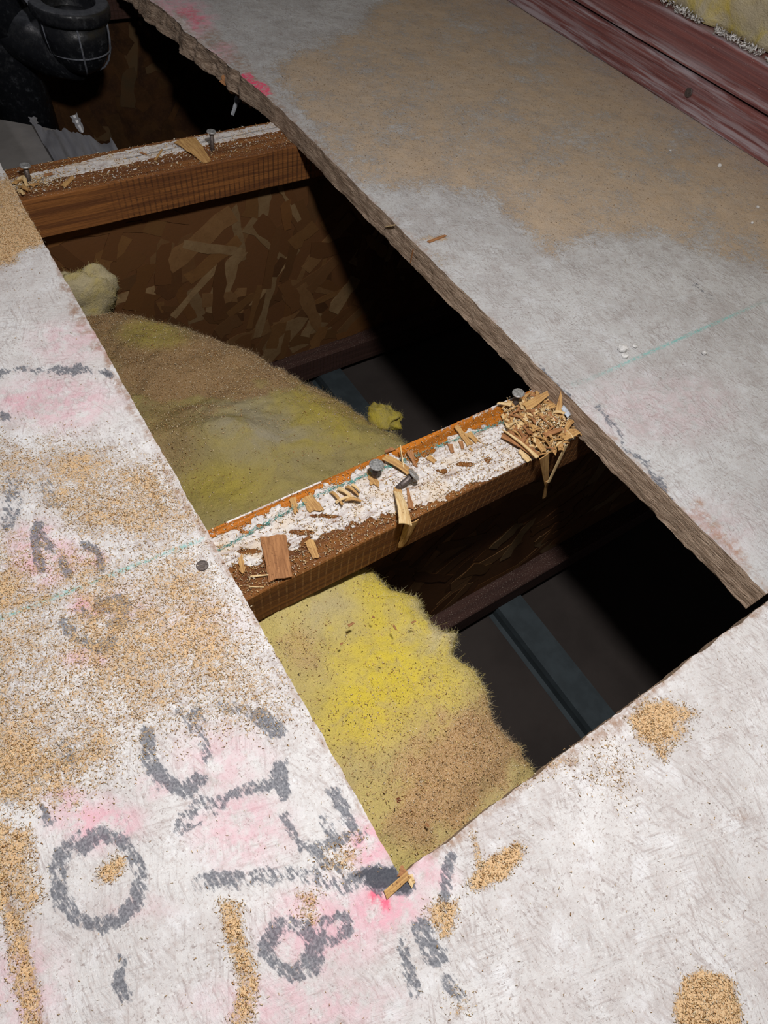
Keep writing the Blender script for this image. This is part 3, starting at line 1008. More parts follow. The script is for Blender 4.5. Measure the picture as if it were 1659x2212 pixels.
# wall insulation standing on the plates
yv = axis((-.3, 1.34, .005)); zv = axis((.077, .62, .006))
Yg, Zg = np.meshgrid(yv, zv)
Xg = .783 - .012 * sst(0, .05, Zg - .077) + (fbm(Yg * 14, Zg * 14, 81) - .5) * .035 + (fbm(Yg * 70, Zg * 70, 82) - .5) * .010
V = np.stack([Xg, Yg, Zg], -1).reshape(-1, 3)
idx = np.arange(Xg.size).reshape(Xg.shape)
F = np.stack([idx[:-1, :-1], idx[1:, :-1], idx[1:, 1:], idx[:-1, 1:]], -1).reshape(-1, 4)
nb = len(V)
Vb = V.copy(); Vb[:, 0] = .852
rim = []
for a in (idx[0], idx[-1][::-1], idx[:, 0][::-1], idx[:, -1]):
    rim.append(np.stack([a[:-1], a[1:], a[1:] + nb, a[:-1] + nb], -1))
F = np.concatenate([F] + rim + [np.array([[idx[0, 0] + nb, idx[0, -1] + nb, idx[-1, -1] + nb, idx[-1, 0] + nb]])])
msk = np.stack([sst(.5, .6, fbm(V[:, 1] * 30, V[:, 2] * 30, 83)) * .6 + .5 * (V[:, 2] < .10), np.zeros(nb), sst(.35, .6, fbm(V[:, 1] * 20, V[:, 2] * 20, 84))], 1)
o = mesh_obj('wall_insulation', np.concatenate([V, Vb]), F, M_BATT2, smooth=True, cols={'mask': np.concatenate([msk, msk])})
tag(o, 'yellow glass wool packed in the wall above the red-brown plates', 'insulation')

# =================================================================== INSULATION BATTS in the floor
FPAL = np.array([(.72, .60, .20), (.66, .58, .30), (.78, .66, .24), (.74, .68, .44)])


def batt(name, label, x0, edge, y0, y1, zfun, mfun, mat, seed, step=.0021, drop=.29, rnd=.028, fibre_n=14000, edge_n=16000):
    """edge(y) -> x of the right-hand rim; zfun(x,y) top height"""
    rg = np.random.default_rng(seed)
    ysb = axis((y0, y1, step))
    rows = []
    tt = np.concatenate([np.linspace(0, 1, 10)[:-1] * .35, .35 + .65 * np.linspace(0, 1, int(.2 / step))])
    nt = len(tt)
    dr = np.linspace(0, 1, 26)[1:]
    V = []
    for yy in ysb:
        xe = edge(yy)
        xt = x0 + (xe - x0) * tt
        z = zfun(xt, np.full(nt, yy))
        d = np.clip((xt - (xe - rnd)) / rnd, 0, 1)
        z = z - rnd * .75 * (1 - np.sqrt(np.clip(1 - d * d, 0, 1)))
        V.append(np.stack([xt, np.full(nt, yy), z], 1))
        zz = z[-1] + (-.372 - z[-1]) * dr ** 1.2
        xx = xe + .004 * np.sin(dr * 5) + (fbm(np.full(len(dr), yy * 50), zz * 50, seed + 5) - .5) * .012 - dr * .01
        V.append(np.stack([xx, np.full(len(dr), yy), zz], 1))
    V = np.concatenate(V)
    w_ = nt + len(dr)
    # displacement: lumps and wool
    lump = (fbm(V[:, 0] * 30, V[:, 1] * 30, seed) - .5) * .012 + (fbm(V[:, 0] * 130, V[:, 1] * 130, seed + 1) - .5) * .0045 + (fbm(V[:, 0] * 500, V[:, 1] * 500, seed + 2) - .5) * .0022
    isr = (np.arange(len(V)) % w_) < nt
    V[isr, 2] += lump[isr]
    idx = np.arange(len(V)).reshape(len(ysb), w_)
    F = np.stack([idx[:-1, :-1], idx[:-1, 1:], idx[1:, 1:], idx[1:, :-1]], -1).reshape(-1, 4)
    # close ends and bottom
    nb = len(V)
    Vx = []; Fx = []
    for row, flip in ((idx[0], False), (idx[-1], True)):
        b = nb + len(Vx)
        for i in row: Vx.append((V[i, 0], V[i, 1], -.372))
        for q in range(len(row) - 1):
            f = (row[q], b + q, b + q + 1, row[q + 1])
            Fx.append(f[::-1] if flip else f)
    b = nb + len(Vx)
    for i in idx[:, 0]: Vx.append((V[i, 0], V[i, 1], -.372))
    for q in range(len(ysb) - 1):
        Fx.append((idx[q, 0], idx[q + 1, 0], b + q + 1, b + q))
    msk = mfun(V)
    VV = np.concatenate([V, np.array(Vx)])
    MM = np.concatenate([msk, np.zeros((len(Vx), 3))])
    FF = np.concatenate([F, np.array(Fx)])
    ob = mesh_obj(name, VV, FF, mat, None, True, {'mask': MM}, loc=((x0 + edge((y0 + y1) / 2)) / 2, (y0 + y1) / 2, -.372))
    tag(ob, label, 'insulation')
    # loose fibres on the surface and thick along the rim
    top_ids = idx[:, int(nt * .2):nt].ravel()
    rim_ids = idx[:, nt - 9:nt + 5].ravel()
    rim2_ids = idx[:, nt - 3:nt + 3].ravel()
    ids = np.concatenate([rg.choice(top_ids, fibre_n), rg.choice(rim_ids, edge_n), rg.choice(rim2_ids, edge_n // 2)])
    P = V[ids] + rg.normal(0, .0008, (len(ids), 3))
    n = len(ids)
    onrim = np.arange(n) >= fibre_n
    D = rg.normal(size=(n, 3)); D[:, 2] = np.abs(D[:, 2]) * .35 + .05
    D[onrim, 0] += .55; D[onrim, 2] += .1
    D /= np.linalg.norm(D, axis=1)[:, None]
    L = np.where(onrim, rg.uniform(.0010, .0036, n) * np.where(rg.random(n) < .04, 1.9, 1), rg.uniform(.001, .003, n))
    C = FPAL[rg.integers(len(FPAL), size=n)] * rg.uniform(.8, 1.1, (n, 1))
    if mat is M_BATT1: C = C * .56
    mk = msk[ids]
    C = C * (1 - mk[:, 1:2] * .8) + np.array([(.58, .42, .28)]) * mk[:, 1:2] * .8
    Vv, Ff, Cc = fibre_mesh(P, D, L, rg.uniform(.00003, .00007, n), rg.normal(0, .9, n), C, rg, 3)
    fo = mesh_obj('fibre', Vv, Ff, M_FIB, ob, cols={'tint': Cc})
    fo['kind'] = 'stuff'
    return ob, V, idx, nt, msk


E2 = [(-.30, .170), (-.02, .166), (-.008, .166), (.010, .165), (.030, .160), (.050, .168), (.070, .167), (.082, .163), (.092, .176), (.099, .168), (.110, .166), (.121, .163), (.130, .168), (.142, .156), (.156, .150), (.178, .14)]
E1 = [(.19, .222), (.22, .224), (.245, .246), (.262, .262), (.280, .258), (.295, .247), (.340, .236), (.381, .214), (.425, .196), (.470, .171), (.500, .146), (.531, .112), (.550, .072), (.562, .045), (.575, .0)]


def edge2(y):
    a = np.array(E2)
    return float(np.interp(y, a[:, 0], a[:, 1]) + (fbm(y * 95, 0.0, 91) - .5) * .006 + (fbm(y * 420, 0.0, 92) - .5) * .003)


def edge1(y):
    a = np.array(E1)
    return float(np.interp(y, a[:, 0], a[:, 1]) + (fbm(y * 95, 0.0, 93) - .5) * .006 + (fbm(y * 420, 0.0, 94) - .5) * .003)


def z2(x, y):
    return -.0610 - .012 * sst(.06, .17, x) + .004 * np.sin(y * 40) - .005 * sst(.05, -.02, y)


def z1(x, y):
    z = -.088 - .022 * sst(.22, .50, y) - .014 * sst(.10, .26, x)
    z = z + .010 * np.exp(-(((x - .12) / .03) ** 2 + ((y - .33) / .03) ** 2)) - .012 * np.exp(-(((x - .10) / .025) ** 2 + ((y - .40) / .02) ** 2))
    # a torn fold across the middle
    d = (y - .335) - (x - .12) * -.35
    return z + .008 * np.exp(-(d / .012) ** 2) * sst(.16, .10, x) - .007 * sst(.0, -.05, d)


def m2f(V):
    u, v = PJ(V)
    n = (fbm(V[:, 0] * 80, V[:, 1] * 80, 95) - .5) * 90
    yel = blob(u + n, v + n, 860, 1430, 190, 190, 1.0, .2) + blob(u, v, 760, 1560, 130, 90, .6, .2) + blob(u, v, 840, 1260, 120, 60, .7, .3)
    dust = np.maximum.reduce([polyd(u + n, v + n, [(960, 1560), (1080, 1500), (1150, 1540), (1130, 1640), (1040, 1740), (920, 1830), (830, 1800), (850, 1700)], 45) * 1.0,
                              blob(u + n, v + n, 650, 1400, 60, 60, .45, .3), blob(u, v, 1150, 1600, 70, 90, .4, .3), blob(u, v, 950, 1650, 330, 230, .32, .3)])
    pale = blob(u, v, 980, 1330, 130, 130, .8, .2) + blob(u, v, 700, 1330, 100, 60, .4, .2)
    pale = pale * (u > 0)
    return np.stack([np.clip(yel, 0, 1), np.clip(dust, 0, 1), np.clip(pale, 0, 1)], 1)


def m1f(V):
    u, v = PJ(V)
    n = (fbm(V[:, 0] * 70, V[:, 1] * 70, 96) - .5) * 90
    yel = blob(u + n, v + n, 340, 720, 120, 50, .5, .2) + blob(u + n, v + n, 700, 880, 170, 90, .65, .2) + blob(u, v, 480, 1050, 120, 60, .6, .2)
    dust = np.maximum.reduce([polyd(u + n, v + n, [(130, 640), (300, 630), (480, 690), (700, 800), (860, 900), (800, 905), (640, 830), (500, 850), (300, 850), (180, 720)], 35) * .95,
                              polyd(u + n, v + n, [(230, 790), (600, 790), (560, 850), (400, 880), (280, 860)], 25) * 1.0, blob(u, v, 360, 950, 110, 140, .5, .2)])
    dust = dust * (1 - blob(u, v, 330, 720, 110, 45, .75, .3))
    pale = blob(u, v, 540, 920, 120, 90, .8, .2) + blob(u, v, 640, 960, 100, 60, .5, .2)
    return np.stack([np.clip(yel, 0, 1), np.clip(dust, 0, 1), np.clip(pale, 0, 1)], 1)


b2, V2, I2, nt2, mk2 = batt('insulation_batt', 'bright yellow insulation batt in the near bay, strewn with sawdust', -.36, edge2, -.30, .176, z2, m2f, M_BATT2, 100)
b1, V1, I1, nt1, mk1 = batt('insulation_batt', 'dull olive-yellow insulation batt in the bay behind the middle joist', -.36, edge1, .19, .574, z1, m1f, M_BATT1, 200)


# small tufts
def tuft(label, c, r, seed, mat, fibn=1500, dim=1.0):
    rg = np.random.default_rng(seed)
    nu, nv = 40, 24
    V = []
    for i in range(nv + 1):
        ph = math.pi * i / nv
        for k in range(nu):
            th = 2 * math.pi * k / nu
            d = np.array([math.sin(ph) * math.cos(th), math.sin(ph) * math.sin(th), math.cos(ph)])
            q = 1 + (vnoise(d[0] * 2 + seed, d[1] * 2 + d[2] * 1.7, seed) - .5) * .5 + (vnoise(d[0] * 6 + seed, d[1] * 6 + d[2] * 5, seed + 1) - .5) * .22
            V.append(np.array(c) + d * np.array(r) * q)
    F = [(i * nu + k, i * nu + (k + 1) % nu, (i + 1) * nu + (k + 1) % nu, (i + 1) * nu + k) for i in range(nv) for k in range(nu)]
    V = np.array(V)
    o = mesh_obj('insulation_tuft', V, [f[::-1] for f in F], mat, None, True, {'mask': np.tile((0.25 if dim == 1 else .95, .05, .8 if dim == 1 else .1), (len(V), 1))}, loc=c)
    tag(o, label, 'insulation')
    ids = rg.integers(len(V), size=fibn)
    D = V[ids] - np.array(c); D /= np.linalg.norm(D, axis=1)[:, None]; D += rg.normal(0, .7, D.shape); D /= np.linalg.norm(D, axis=1)[:, None]
    Cc = FPAL[rg.integers(len(FPAL), size=fibn)] * (.9 if dim == 1 else .5)
    a, b, cc = fibre_mesh(V[ids], D, rg.uniform(.001, .0035, fibn), np.full(fibn, .00006), rg.normal(0, .9, fibn), Cc, rg, 3)
    fo = mesh_obj('fibre', a, b, M_FIB, o, cols={'tint': cc}); fo['kind'] = 'stuff'


tuft('pale tuft of insulation wedged against the far joist web behind the batt', (.077, .590, -.128), (.032, .016, .030), 5, M_BATT2)
p = U(830, 900, -.115)
tuft('small yellow tuft curling off the far corner of the olive batt', (p[0] + .002, p[1] + .002, -.119), (.014, .016, .010), 8, M_BATT1, 900, .5)

# =================================================================== SAWDUST
rg = np.random.default_rng(77)


def scatter_floor(Vsrc, dm, n, sz, pal, zoff=.0004):
    w_ = np.clip(dm, 0, 1.2) ** 1.3
    u, v = PJ(Vsrc)
    w_ = w_ * ((u > -40) & (u < 1700) & (v > -40) & (v < 2250))
    ids = rg.choice(len(Vsrc), n, p=w_ / w_.sum())
    P = Vsrc[ids] + np.stack([rg.uniform(-.0016, .0016, n), rg.uniform(-.0016, .0016, n), np.full(n, zoff)], 1)
    return grains(P, np.full(n, sz), rg, pal)


uA, vA = PJ(Vu)
mA, _ = floor_masks(Vu)
pA = np.clip(mA[:, 2], 0, 1.2) + .02
dens = np.ones(len(Vu))
Vv, Ff, Cc = scatter_floor(Vu, pA, 32000, .0009, PAL_TAN)
o = mesh_obj('sawdust', Vv, Ff, M_GRAIN, cols={'tint': Cc})
tag(o, 'tan sawdust scattered over the lettered sheet left of and below the opening', 'sawdust', kind='stuff')
mB, _ = floor_masks(Vf)
wgt = (np.clip(mB[:, 2], 0, 1.2) + .012)
Vv, Ff, Cc = scatter_floor(Vf, wgt, 9000, .0009, PAL_GREY)
o = mesh_obj('sawdust', Vv, Ff, M_GRAIN, cols={'tint': Cc})
tag(o, 'brownish sawdust film on the sheet right of the opening', 'sawdust', kind='stuff')


def scatter_batt(V, idx, nt, mk, n, label, sz=.0012, pal=PAL_TAN, base=.25):
    ids_all = idx[:, int(nt * .2):nt - 2].ravel()
    w_ = base + np.clip(mk[ids_all, 1], 0, 1) * 1.6
    u, v = PJ(V[ids_all]); w_ = w_ * ((u > -20) & (V[ids_all, 0] > .03))
    ids = ids_all[rg.choice(len(ids_all), n, p=w_ / w_.sum())]
    P = V[ids] + np.stack([rg.uniform(-.002, .002, n), rg.uniform(-.001, .001, n), rg.uniform(0, .0008, n)], 1)
    a, b, c_ = grains(P, np.full(n, sz), rg, pal, .6)
    o = mesh_obj('sawdust', a, b, M_GRAIN, cols={'tint': c_})
    tag(o, label, 'sawdust', kind='stuff')


scatter_batt(V2, I2, nt2, mk2, 15000, 'sawdust and fine splinters caught on the bright yellow batt', sz=.0010, pal=np.concatenate([PAL_TAN, PAL_TAN, np.array([(.85, .70, .30), (.8, .62, .25), (.10, .06, .03)])]))
scatter_batt(V1, I1, nt1, mk1, 12000, 'sawdust settled on the olive batt behind the middle joist')
# on the joist tops
n = 4200
x = rg.uniform(.045, .32, n); y = J2 + .0545 * rg.beta(1.1, 1.6, n)
Vv, Ff, Cc = grains(np.stack([x, y, np.full(n, ZT + .0008)], 1), np.full(n, .0013), rg, PAL_TAN)
o = mesh_obj('sawdust', Vv, Ff, M_GRAIN, cols={'tint': Cc})
tag(o, 'sawdust lying on the top of the middle joist', 'sawdust', kind='stuff')
n = 1500
x = np.concatenate([rg.uniform(.045, .33, n), rg.normal(.066, .012, 900)]); y = np.concatenate([J1 + .001 + .051 * rg.random(n), rg.normal(.614, .006, 900)])
kk = (x > .03) & (y < J1 + .053) & (y > J1); x = x[kk]; y = y[kk]
Vv, Ff, Cc = grains(np.stack([x, y, np.full(len(x), ZT + .0008)], 1), np.full(len(x), .0016), rg, np.concatenate([PAL_TAN, [(.8, .78, .72)]]))
o = mesh_obj('sawdust', Vv, Ff, M_GRAIN, cols={'tint': Cc})
tag(o, 'sawdust and crumbs lying on the top of the far joist', 'sawdust', kind='stuff')


# =================================================================== NAILS
def nail(base, head, label, group=None, r=.0021, hr=.0046, sink=.004, hm=None):
    base = Vector(base); head = Vector(head)
    d = (head - base).normalized()
    L = (head - base).length
    e = empty('nail', base)
    tag(e, label, 'nail', group)
    s = MB()
    s.lathe([(r * .9, -sink), (r, 0), (r, L * .2), (r * 1.06, L * .22), (r, L * .24), (r, L * .3), (r * 1.06, L * .32), (r, L * .34), (r, L - .0014)], base, d, 14)
    s.build('shank', M_NAIL, e, True)
    h = MB()
    h.lathe([(r, L - .0016), (hr * .92, L - .0012), (hr, L - .0008), (hr, L - .0002), (hr * .9, L + .0003), (hr * .5, L + .0004), (0.00001, L + .0002)], base, d, 22)
    h.build('head', hm or M_NAILHEAD, e, False)
    return e


nail((.0651, .6177, ZT), (.0662, .6175, -.0068), 'upright nail in the far joist beside the left sheet edge')
nail((.2357, .6114, ZT), (.2366, .6112, -.0030), 'upright nail in the far joist beside the bent tan chip')
h1 = U(814, 1003, -.0075)
nail((.1631, .1955, ZT), h1, 'short nail standing in the middle joist, flat head seen from above', hr=.0050)
h2 = U(895, 1024, -.0105)
b2_ = U(857, 1057, ZT)
nail(b2_, h2, 'bent-over nail leaning to the right on the middle joist', hr=.0048)
h3 = U(1120, 848, -.0055)
nail((h3[0] + .0012, h3[1] - .001, ZT), h3, 'nail behind the heap of splinters at the right end of the joist', hr=.0046)
ph = UX(1487, 200, .762)
nail((.7655, ph[1], ph[2]), (.7618, ph[1], ph[2]), 'nail head set in the lower wall plate', hr=.0048, sink=.02, hm=M_NAIL)
ph = U(437, 1222, 0)
nail((ph[0], ph[1], -.004), (ph[0], ph[1], .0004), 'dark nail head driven flush in the left sheet near the middle joist', hr=.0034, sink=.012, hm=M_NAIL)

# =================================================================== CHIPS AND SPLINTERS
def chip(P0, P1, wid, label, mat=M_TAN, group=None, bend=0.0, tw=0.0, thick=.0007, taper=(.9, .6), jag=.25, seed=0, up=(0, 0, 1), name='wood_chip', cat='wood chip', n=7):
    """flat torn sliver from P0 to P1: bend lifts the middle along the face normal"""
    rg = random.Random(seed * 31 + 7)
    P0 = Vector(P0); P1 = Vector(P1)
    d = (P1 - P0); L = d.length; d.normalize()
    upv = Vector(up); side = d.cross(upv)
    if side.length < .1: side = d.cross(Vector((1, 0, 0)))
    side.normalize()
    nr = side.cross(d).normalized()
    c = (P0 + P1) / 2
    # local frame: x along, y side, z normal
    R = Matrix((d, side, nr)).transposed()
    V = []
    for i in range(n + 1):
        t = i / n
        w0 = wid * (taper[0] + (taper[1] - taper[0]) * t) / 2
        if 0 < i < n: w0 *= 1.0 + rg.uniform(-jag, jag) * .5
        a = tw * (t - .5)
        zc = bend * L * (1 - (2 * t - 1) ** 2)
        for sgn in (-1, -.33, .33, 1):
            xx = (t - .5) * L
            if i in (0, n): xx += rg.uniform(-jag, jag) * wid * .6
            yy = sgn * w0 * math.cos(a); zz = sgn * w0 * math.sin(a) + zc + (0.15 * w0 * (1 - sgn * sgn))
            V.append((xx, yy, zz))
    m = len(V)
    V2_ = [(a, b, z - thick) for a, b, z in V]
    F = []
    for i in range(n):
        for k in range(3):
            q = (i * 4 + k, (i + 1) * 4 + k, (i + 1) * 4 + k + 1, i * 4 + k + 1)
            F.append(q); F.append(tuple(x + m for x in q[::-1]))
        F.append((i * 4, m + i * 4, m + (i + 1) * 4, (i + 1) * 4))
        F.append((i * 4 + 3, (i + 1) * 4 + 3, m + (i + 1) * 4 + 3, m + i * 4 + 3))
    for k in range(3):
        F.append((k, k + 1, m + k + 1, m + k)); F.append((n * 4 + k, m + n * 4 + k, m + n * 4 + k + 1, n * 4 + k + 1))
    me = bpy.data.meshes.new(name)
    me.from_pydata(V + V2_, [], F); me.update()
    me.materials.append(mat)
    o = bpy.data.objects.new(name, me)
    o.matrix_world = Matrix.Translation(c) @ R.to_4x4()
    COL.objects.link(o)
    tag(o, label, cat, group)
    return o


zt = ZT + .0016
YF = J2 - .0012
# on the middle joist, left to right
chip(U(590, 1158, zt), U(606, 1250, zt + .001), .0165, 'wide brown chip lying flat over the near arris of the middle joist', M_BROWN, seed=1, taper=(.95, .85), jag=.12)
chip(U(668, 1168, zt), U(683, 1205, zt), .0062, 'small ochre chip right of the wide brown chip on the middle joist', M_TAN, seed=2)
chip(U(519, 1200, zt), U(524, 1232, zt), .005, 'ochre splinter tuft near the left sheet on the middle joist', M_TAN, seed=3, taper=(.4, .8), jag=.8)
chip(U(541, 1245, zt), U(583, 1241, zt + .001), .0013, 'pale needle splinter left of the wide brown chip', M_PALE, seed=4, name='splinter', cat='splinter')
chip(U(538, 1267, zt), U(570, 1268, zt), .0007, 'thin pale sliver by the near arris below the needle splinter', M_PALE, seed=5, name='splinter', cat='splinter')
chip(U(660, 1070, zt), U(684, 1103, zt), .0100, 'ochre torn chip on the far edge left of the nails', M_TAN, seed=6, taper=(.8, .9), jag=.3)
chip(U(632, 1078, zt), U(640, 1108, zt), .0050, 'narrow ochre chip at the left of the torn ochre chip', M_TAN, seed=7, jag=.5)
for i, (a, b, wd) in enumerate((((715, 1062), (740, 1090), .0028), ((730, 1055), (760, 1075), .0036), ((748, 1050), (775, 1070), .0025), ((725, 1085), (765, 1072), .0022), ((745, 1078), (780, 1082), .0030), ((760, 1046), (778, 1062), .0020))):
    chip(U(*a, zt + .0006 * i), U(*b, zt + .002), wd, 'small curled tan shaving in the clump left of the short nail', M_PALE if i % 2 else M_TAN, 'curled shavings left of the short nail', .15, .5, seed=20 + i, name='shaving', cat='shaving')
chip(U(830, 987, zt + .003), U(885, 1020, zt + .001), .0062, 'tan chip lying between the two nails on the middle joist', M_TAN, seed=10, bend=.08, taper=(.8, 1.0), jag=.2)
chip(U(872, 1015, zt), U(866, 962, -.010), .0058, 'upright pointed yellowish chip between the nails', M_PALE, seed=11, taper=(1.0, .05), jag=.1, up=(1, 0, .3))
chip(U(850, 968, zt), U(832, 975, zt + .002), .003, 'thin brown sliver on the far arris behind the pointed chip', M_BROWN, seed=12, name='splinter', cat='splinter')
chip(U(885, 975, zt + .002), U(898, 1006, zt), .0042, 'brown splintered chip right of the pointed chip', M_BROWN, seed=13, jag=.6)
chip(U(924, 985, zt), U(941, 998, zt), .0052, 'small square tan chip on the chalk line right of the nails', M_TAN, seed=14)
chip(U(972, 958, zt), U(978, 978, zt), .0040, 'small dark brown chip on the white crust above the chalk line', M_BROWN, seed=15)
chip(U(986, 920, zt + .002), U(1016, 960, zt), .0056, 'long tan chip leaning over the far edge of the joist', M_TAN, seed=16, taper=(.6, 1), jag=.3)
chip(U(1012, 935, zt + .001), U(1032, 955, zt), .0060, 'tan torn chip beside the long leaning chip', M_TAN, seed=17, jag=.5)
chip(U(995, 952, zt), U(1000, 968, zt), .0035, 'dark brown flake touching the chalk line', M_BROWN, seed=18)
chip(U(1014, 968, zt), U(1022, 974, zt), .0022, 'tiny ochre flake below the chalk line', M_TAN, seed=19)
chip(U(795, 1018, zt), U(812, 1048, zt), .0060, 'tan splinter leaning on the base of the short nail', M_TAN, seed=32, jag=.7, taper=(.5, 1))
chip(U(858, 1050, zt), U(862, 1085, zt), .0055, 'ragged ochre splinter under the bent nail', M_TAN, seed=33, jag=.8)
chip(U(880, 1052, zt), U(888, 1098, zt), .0040, 'dark ochre sliver right of the folded chip', M_BROWN, seed=34, jag=.4, taper=(.3, 1))
# folded chip over the near face
q0 = U(868, 1092, zt + .0006); q1 = UY(868, 1180, J2 - .0030)
chip((q0[0], YF - .0015, ZT - .0004), (q1[0], J2 - .0028, q1[2]), .0105, 'speckled tan chip hanging down the near face of the middle joist', M_TAN, seed=35, taper=(1.05, .55), jag=.22, up=(0, -1, 0))
q2 = U(858, 1062, zt + .002); q3 = UY(876, 1132, J2 - .0060)
chip(q2, q3, .0085, 'pale-ended tan chip folded over the top of the hanging chip', M_PALE, seed=36, taper=(.6, 1.1), jag=.08, bend=.06, up=(0, -.6, .8))
# flap at the heap
chip(U(1092, 935, zt + .001), U(1160, 985, zt + .003), .0110, 'large brown flap of wood at the left of the splinter heap', M_BROWN, seed=37, taper=(1.1, .5), jag=.15, bend=.05)
chip(U(1086, 928, zt + .0045), U(1162, 988, zt + .006), .0030, 'pale torn strip along the edge of the brown flap', M_PALE, seed=38, taper=(.3, 1.1), jag=.3, bend=.04, name='splinter', cat='splinter')
chip(U(1126, 975, zt + .001), U(1145, 997, zt + .001), .0060, 'pale yellow chip end under the brown flap', M_PALE, seed=39, jag=.5)
# hanging splinters
chip(UY(1176, 985, J2 - .004), UY(1181, 1050, J2 - .007), .0085, 'broad tan splinter hanging from the heap, upper piece', M_TAN, seed=40, taper=(1.0, .35), jag=.1, up=(0, -1, 0), name='splinter', cat='splinter')
chip(UY(1182, 1040, J2 - .0072), UY(1176, 1075, J2 - .0075), .0034, 'narrow tan tip dangling lowest below the heap', M_TAN, seed=41, taper=(.7, 1.0), jag=.1, up=(0, -1, 0), name='splinter', cat='splinter')
chip(UY(1224, 962, J2 - .006), UY(1186, 1042, J2 - .009), .0040, 'long pale splinter slanting down from the heap', M_PALE, seed=42, taper=(.8, .7), jag=.2, up=(0, -1, 0), name='splinter', cat='splinter')
# individually visible heap pieces
chip(U(1135, 880, zt + .006), U(1185, 848, zt + .010), .0080, 'broad tan chip on top of the heap behind the chalk line', M_TAN, seed=43, taper=(1.0, .5), jag=.2)
chip(U(1205, 905, zt + .004), U(1213, 843, zt + .018), .0065, 'upright pointed tan chip against the right sheet edge', M_TAN, seed=44, taper=(1.0, .15), jag=.15, up=(-.6, -.6, .2))
chip(U(1130, 905, zt + .006), U(1160, 885, zt + .007), .0060, 'yellowish chip lying under the chalk line in the heap', M_PALE, seed=45, jag=.4)
chip(U(1075, 870, zt + .003), U(1105, 872, zt + .005), .0055, 'pale chip with a teal tip at the far left of the heap', M_PALE, seed=46, taper=(.3, 1.0), jag=.3)
chip(U(1145, 930, zt + .007), U(1175, 975, zt + .006), .0060, 'long tan sliver pointing down the near side of the heap', M_TAN, seed=47, jag=.3)
chip(U(1175, 940, zt + .009), U(1215, 925, zt + .010), .0050, 'brown chip crossing the middle of the heap', M_BROWN, seed=48, jag=.3)
chip(U(1215, 945, zt + .004), U(1248, 930, zt + .006), .0085, 'ragged ochre chunk at the right rim of the heap', M_TAN, seed=49, jag=.4)
chip(U(1085, 895, zt + .001), U(1105, 925, zt + .003), .0060, 'tan chip sticking up at the left end of the heap', M_PALE, seed=50, jag=.3, taper=(.4, 1))
chip(U(1217, 878, zt + .010), U(1230, 900, zt + .008), .0060, 'bluish white flake wedged at the right sheet edge', flat_mat('bluish_flake', (.50, .55, .62)), seed=51, jag=.3)
# small shavings of the heap, one by one
rr = random.Random(3)
gl = {'tan': (M_TAN, 'small tan shaving in the splinter heap at the right end of the middle joist', 'tan shavings in the heap'),
      'pale': (M_PALE, 'small pale shaving in the splinter heap at the right end of the middle joist', 'pale shavings in the heap'),
      'brown': (M_BROWN, 'small brown shaving in the splinter heap at the right end of the middle joist', 'brown shavings in the heap')}
hp = [(1085, 880), (1150, 850), (1210, 842), (1250, 900), (1245, 935), (1215, 965), (1165, 985), (1120, 945), (1095, 925)]
cnt = 0
while cnt < 170:
    u_ = rr.uniform(1080, 1252); v_ = rr.uniform(840, 990)
    if not bool(inpoly(np.array([u_]), np.array([v_]), hp)[0]): continue
    cen = 1 - min(1, math.hypot((u_ - 1175) / 95, (v_ - 915) / 70))
    hgt = rr.uniform(.0005, .003) + cen * rr.uniform(.002, .011)
    c0 = Vector(U(u_, v_, zt + hgt))
    a = rr.uniform(0, math.pi * 2); L = rr.uniform(.004, .0125)
    d = Vector((math.cos(a), math.sin(a), rr.uniform(-.35, .45))) * L / 2
    kd = rr.choice(['tan', 'tan', 'tan', 'pale', 'brown'])
    m_, lb, gp = gl[kd]
    side_ = 'behind the teal line' if c0.y > .1955 else ('at the near rim' if c0.y < .176 else 'before the teal line')
    third = 'left part' if c0.x < .285 else ('middle' if c0.x < .302 else 'right part')
    lb = '%s shaving, %s of splinter heap, %s' % (kd, third, side_)
    gp = '%s shavings in the heap, %s, %s' % (kd, third, side_)
    A = c0 - d; B = c0 + d
    A.z = max(A.z, ZT + .0012); B.z = max(B.z, ZT + .0012)
    if max(A.x, B.x) > .3162: 
        sh = max(A.x, B.x) - .3162; A.x -= sh; B.x -= sh
    chip(A, B, rr.uniform(.0016, .0048), lb, m_, gp, rr.uniform(-.05, .2), rr.uniform(-.9, .9), .0005, (rr.uniform(.3, 1), rr.uniform(.3, 1)), .5, 100 + cnt, (rr.uniform(-.5, .5), rr.uniform(-.5, .5), 1), 'shaving', 'shaving', 4)
    cnt += 1
# fines under and in the heap
n = 6000
uu = rg.normal(1170, 46, n); vv = rg.normal(912, 36, n)
ok = inpoly(uu, vv, hp); uu = uu[ok]; vv = vv[ok]
cen = 1 - np.minimum(1, np.hypot((uu - 1175) / 95, (vv - 915) / 70))
P = np.array([U(a, b, ZT + .0012 + c_ * k_) for a, b, c_, k_ in zip(uu, vv, cen, rg.uniform(0, .011, len(uu)))])
P = P[P[:, 0] < .3155]
Vv, Ff, Cc = grains(P, np.full(len(P), .0030), rg, PAL_TAN * .9, .9)
o = mesh_obj('wood_fines', Vv, Ff, M_GRAIN, cols={'tint': Cc})
tag(o, 'crumbled wood fines in the splinter heap by the right sheet', 'wood fines', kind='stuff')

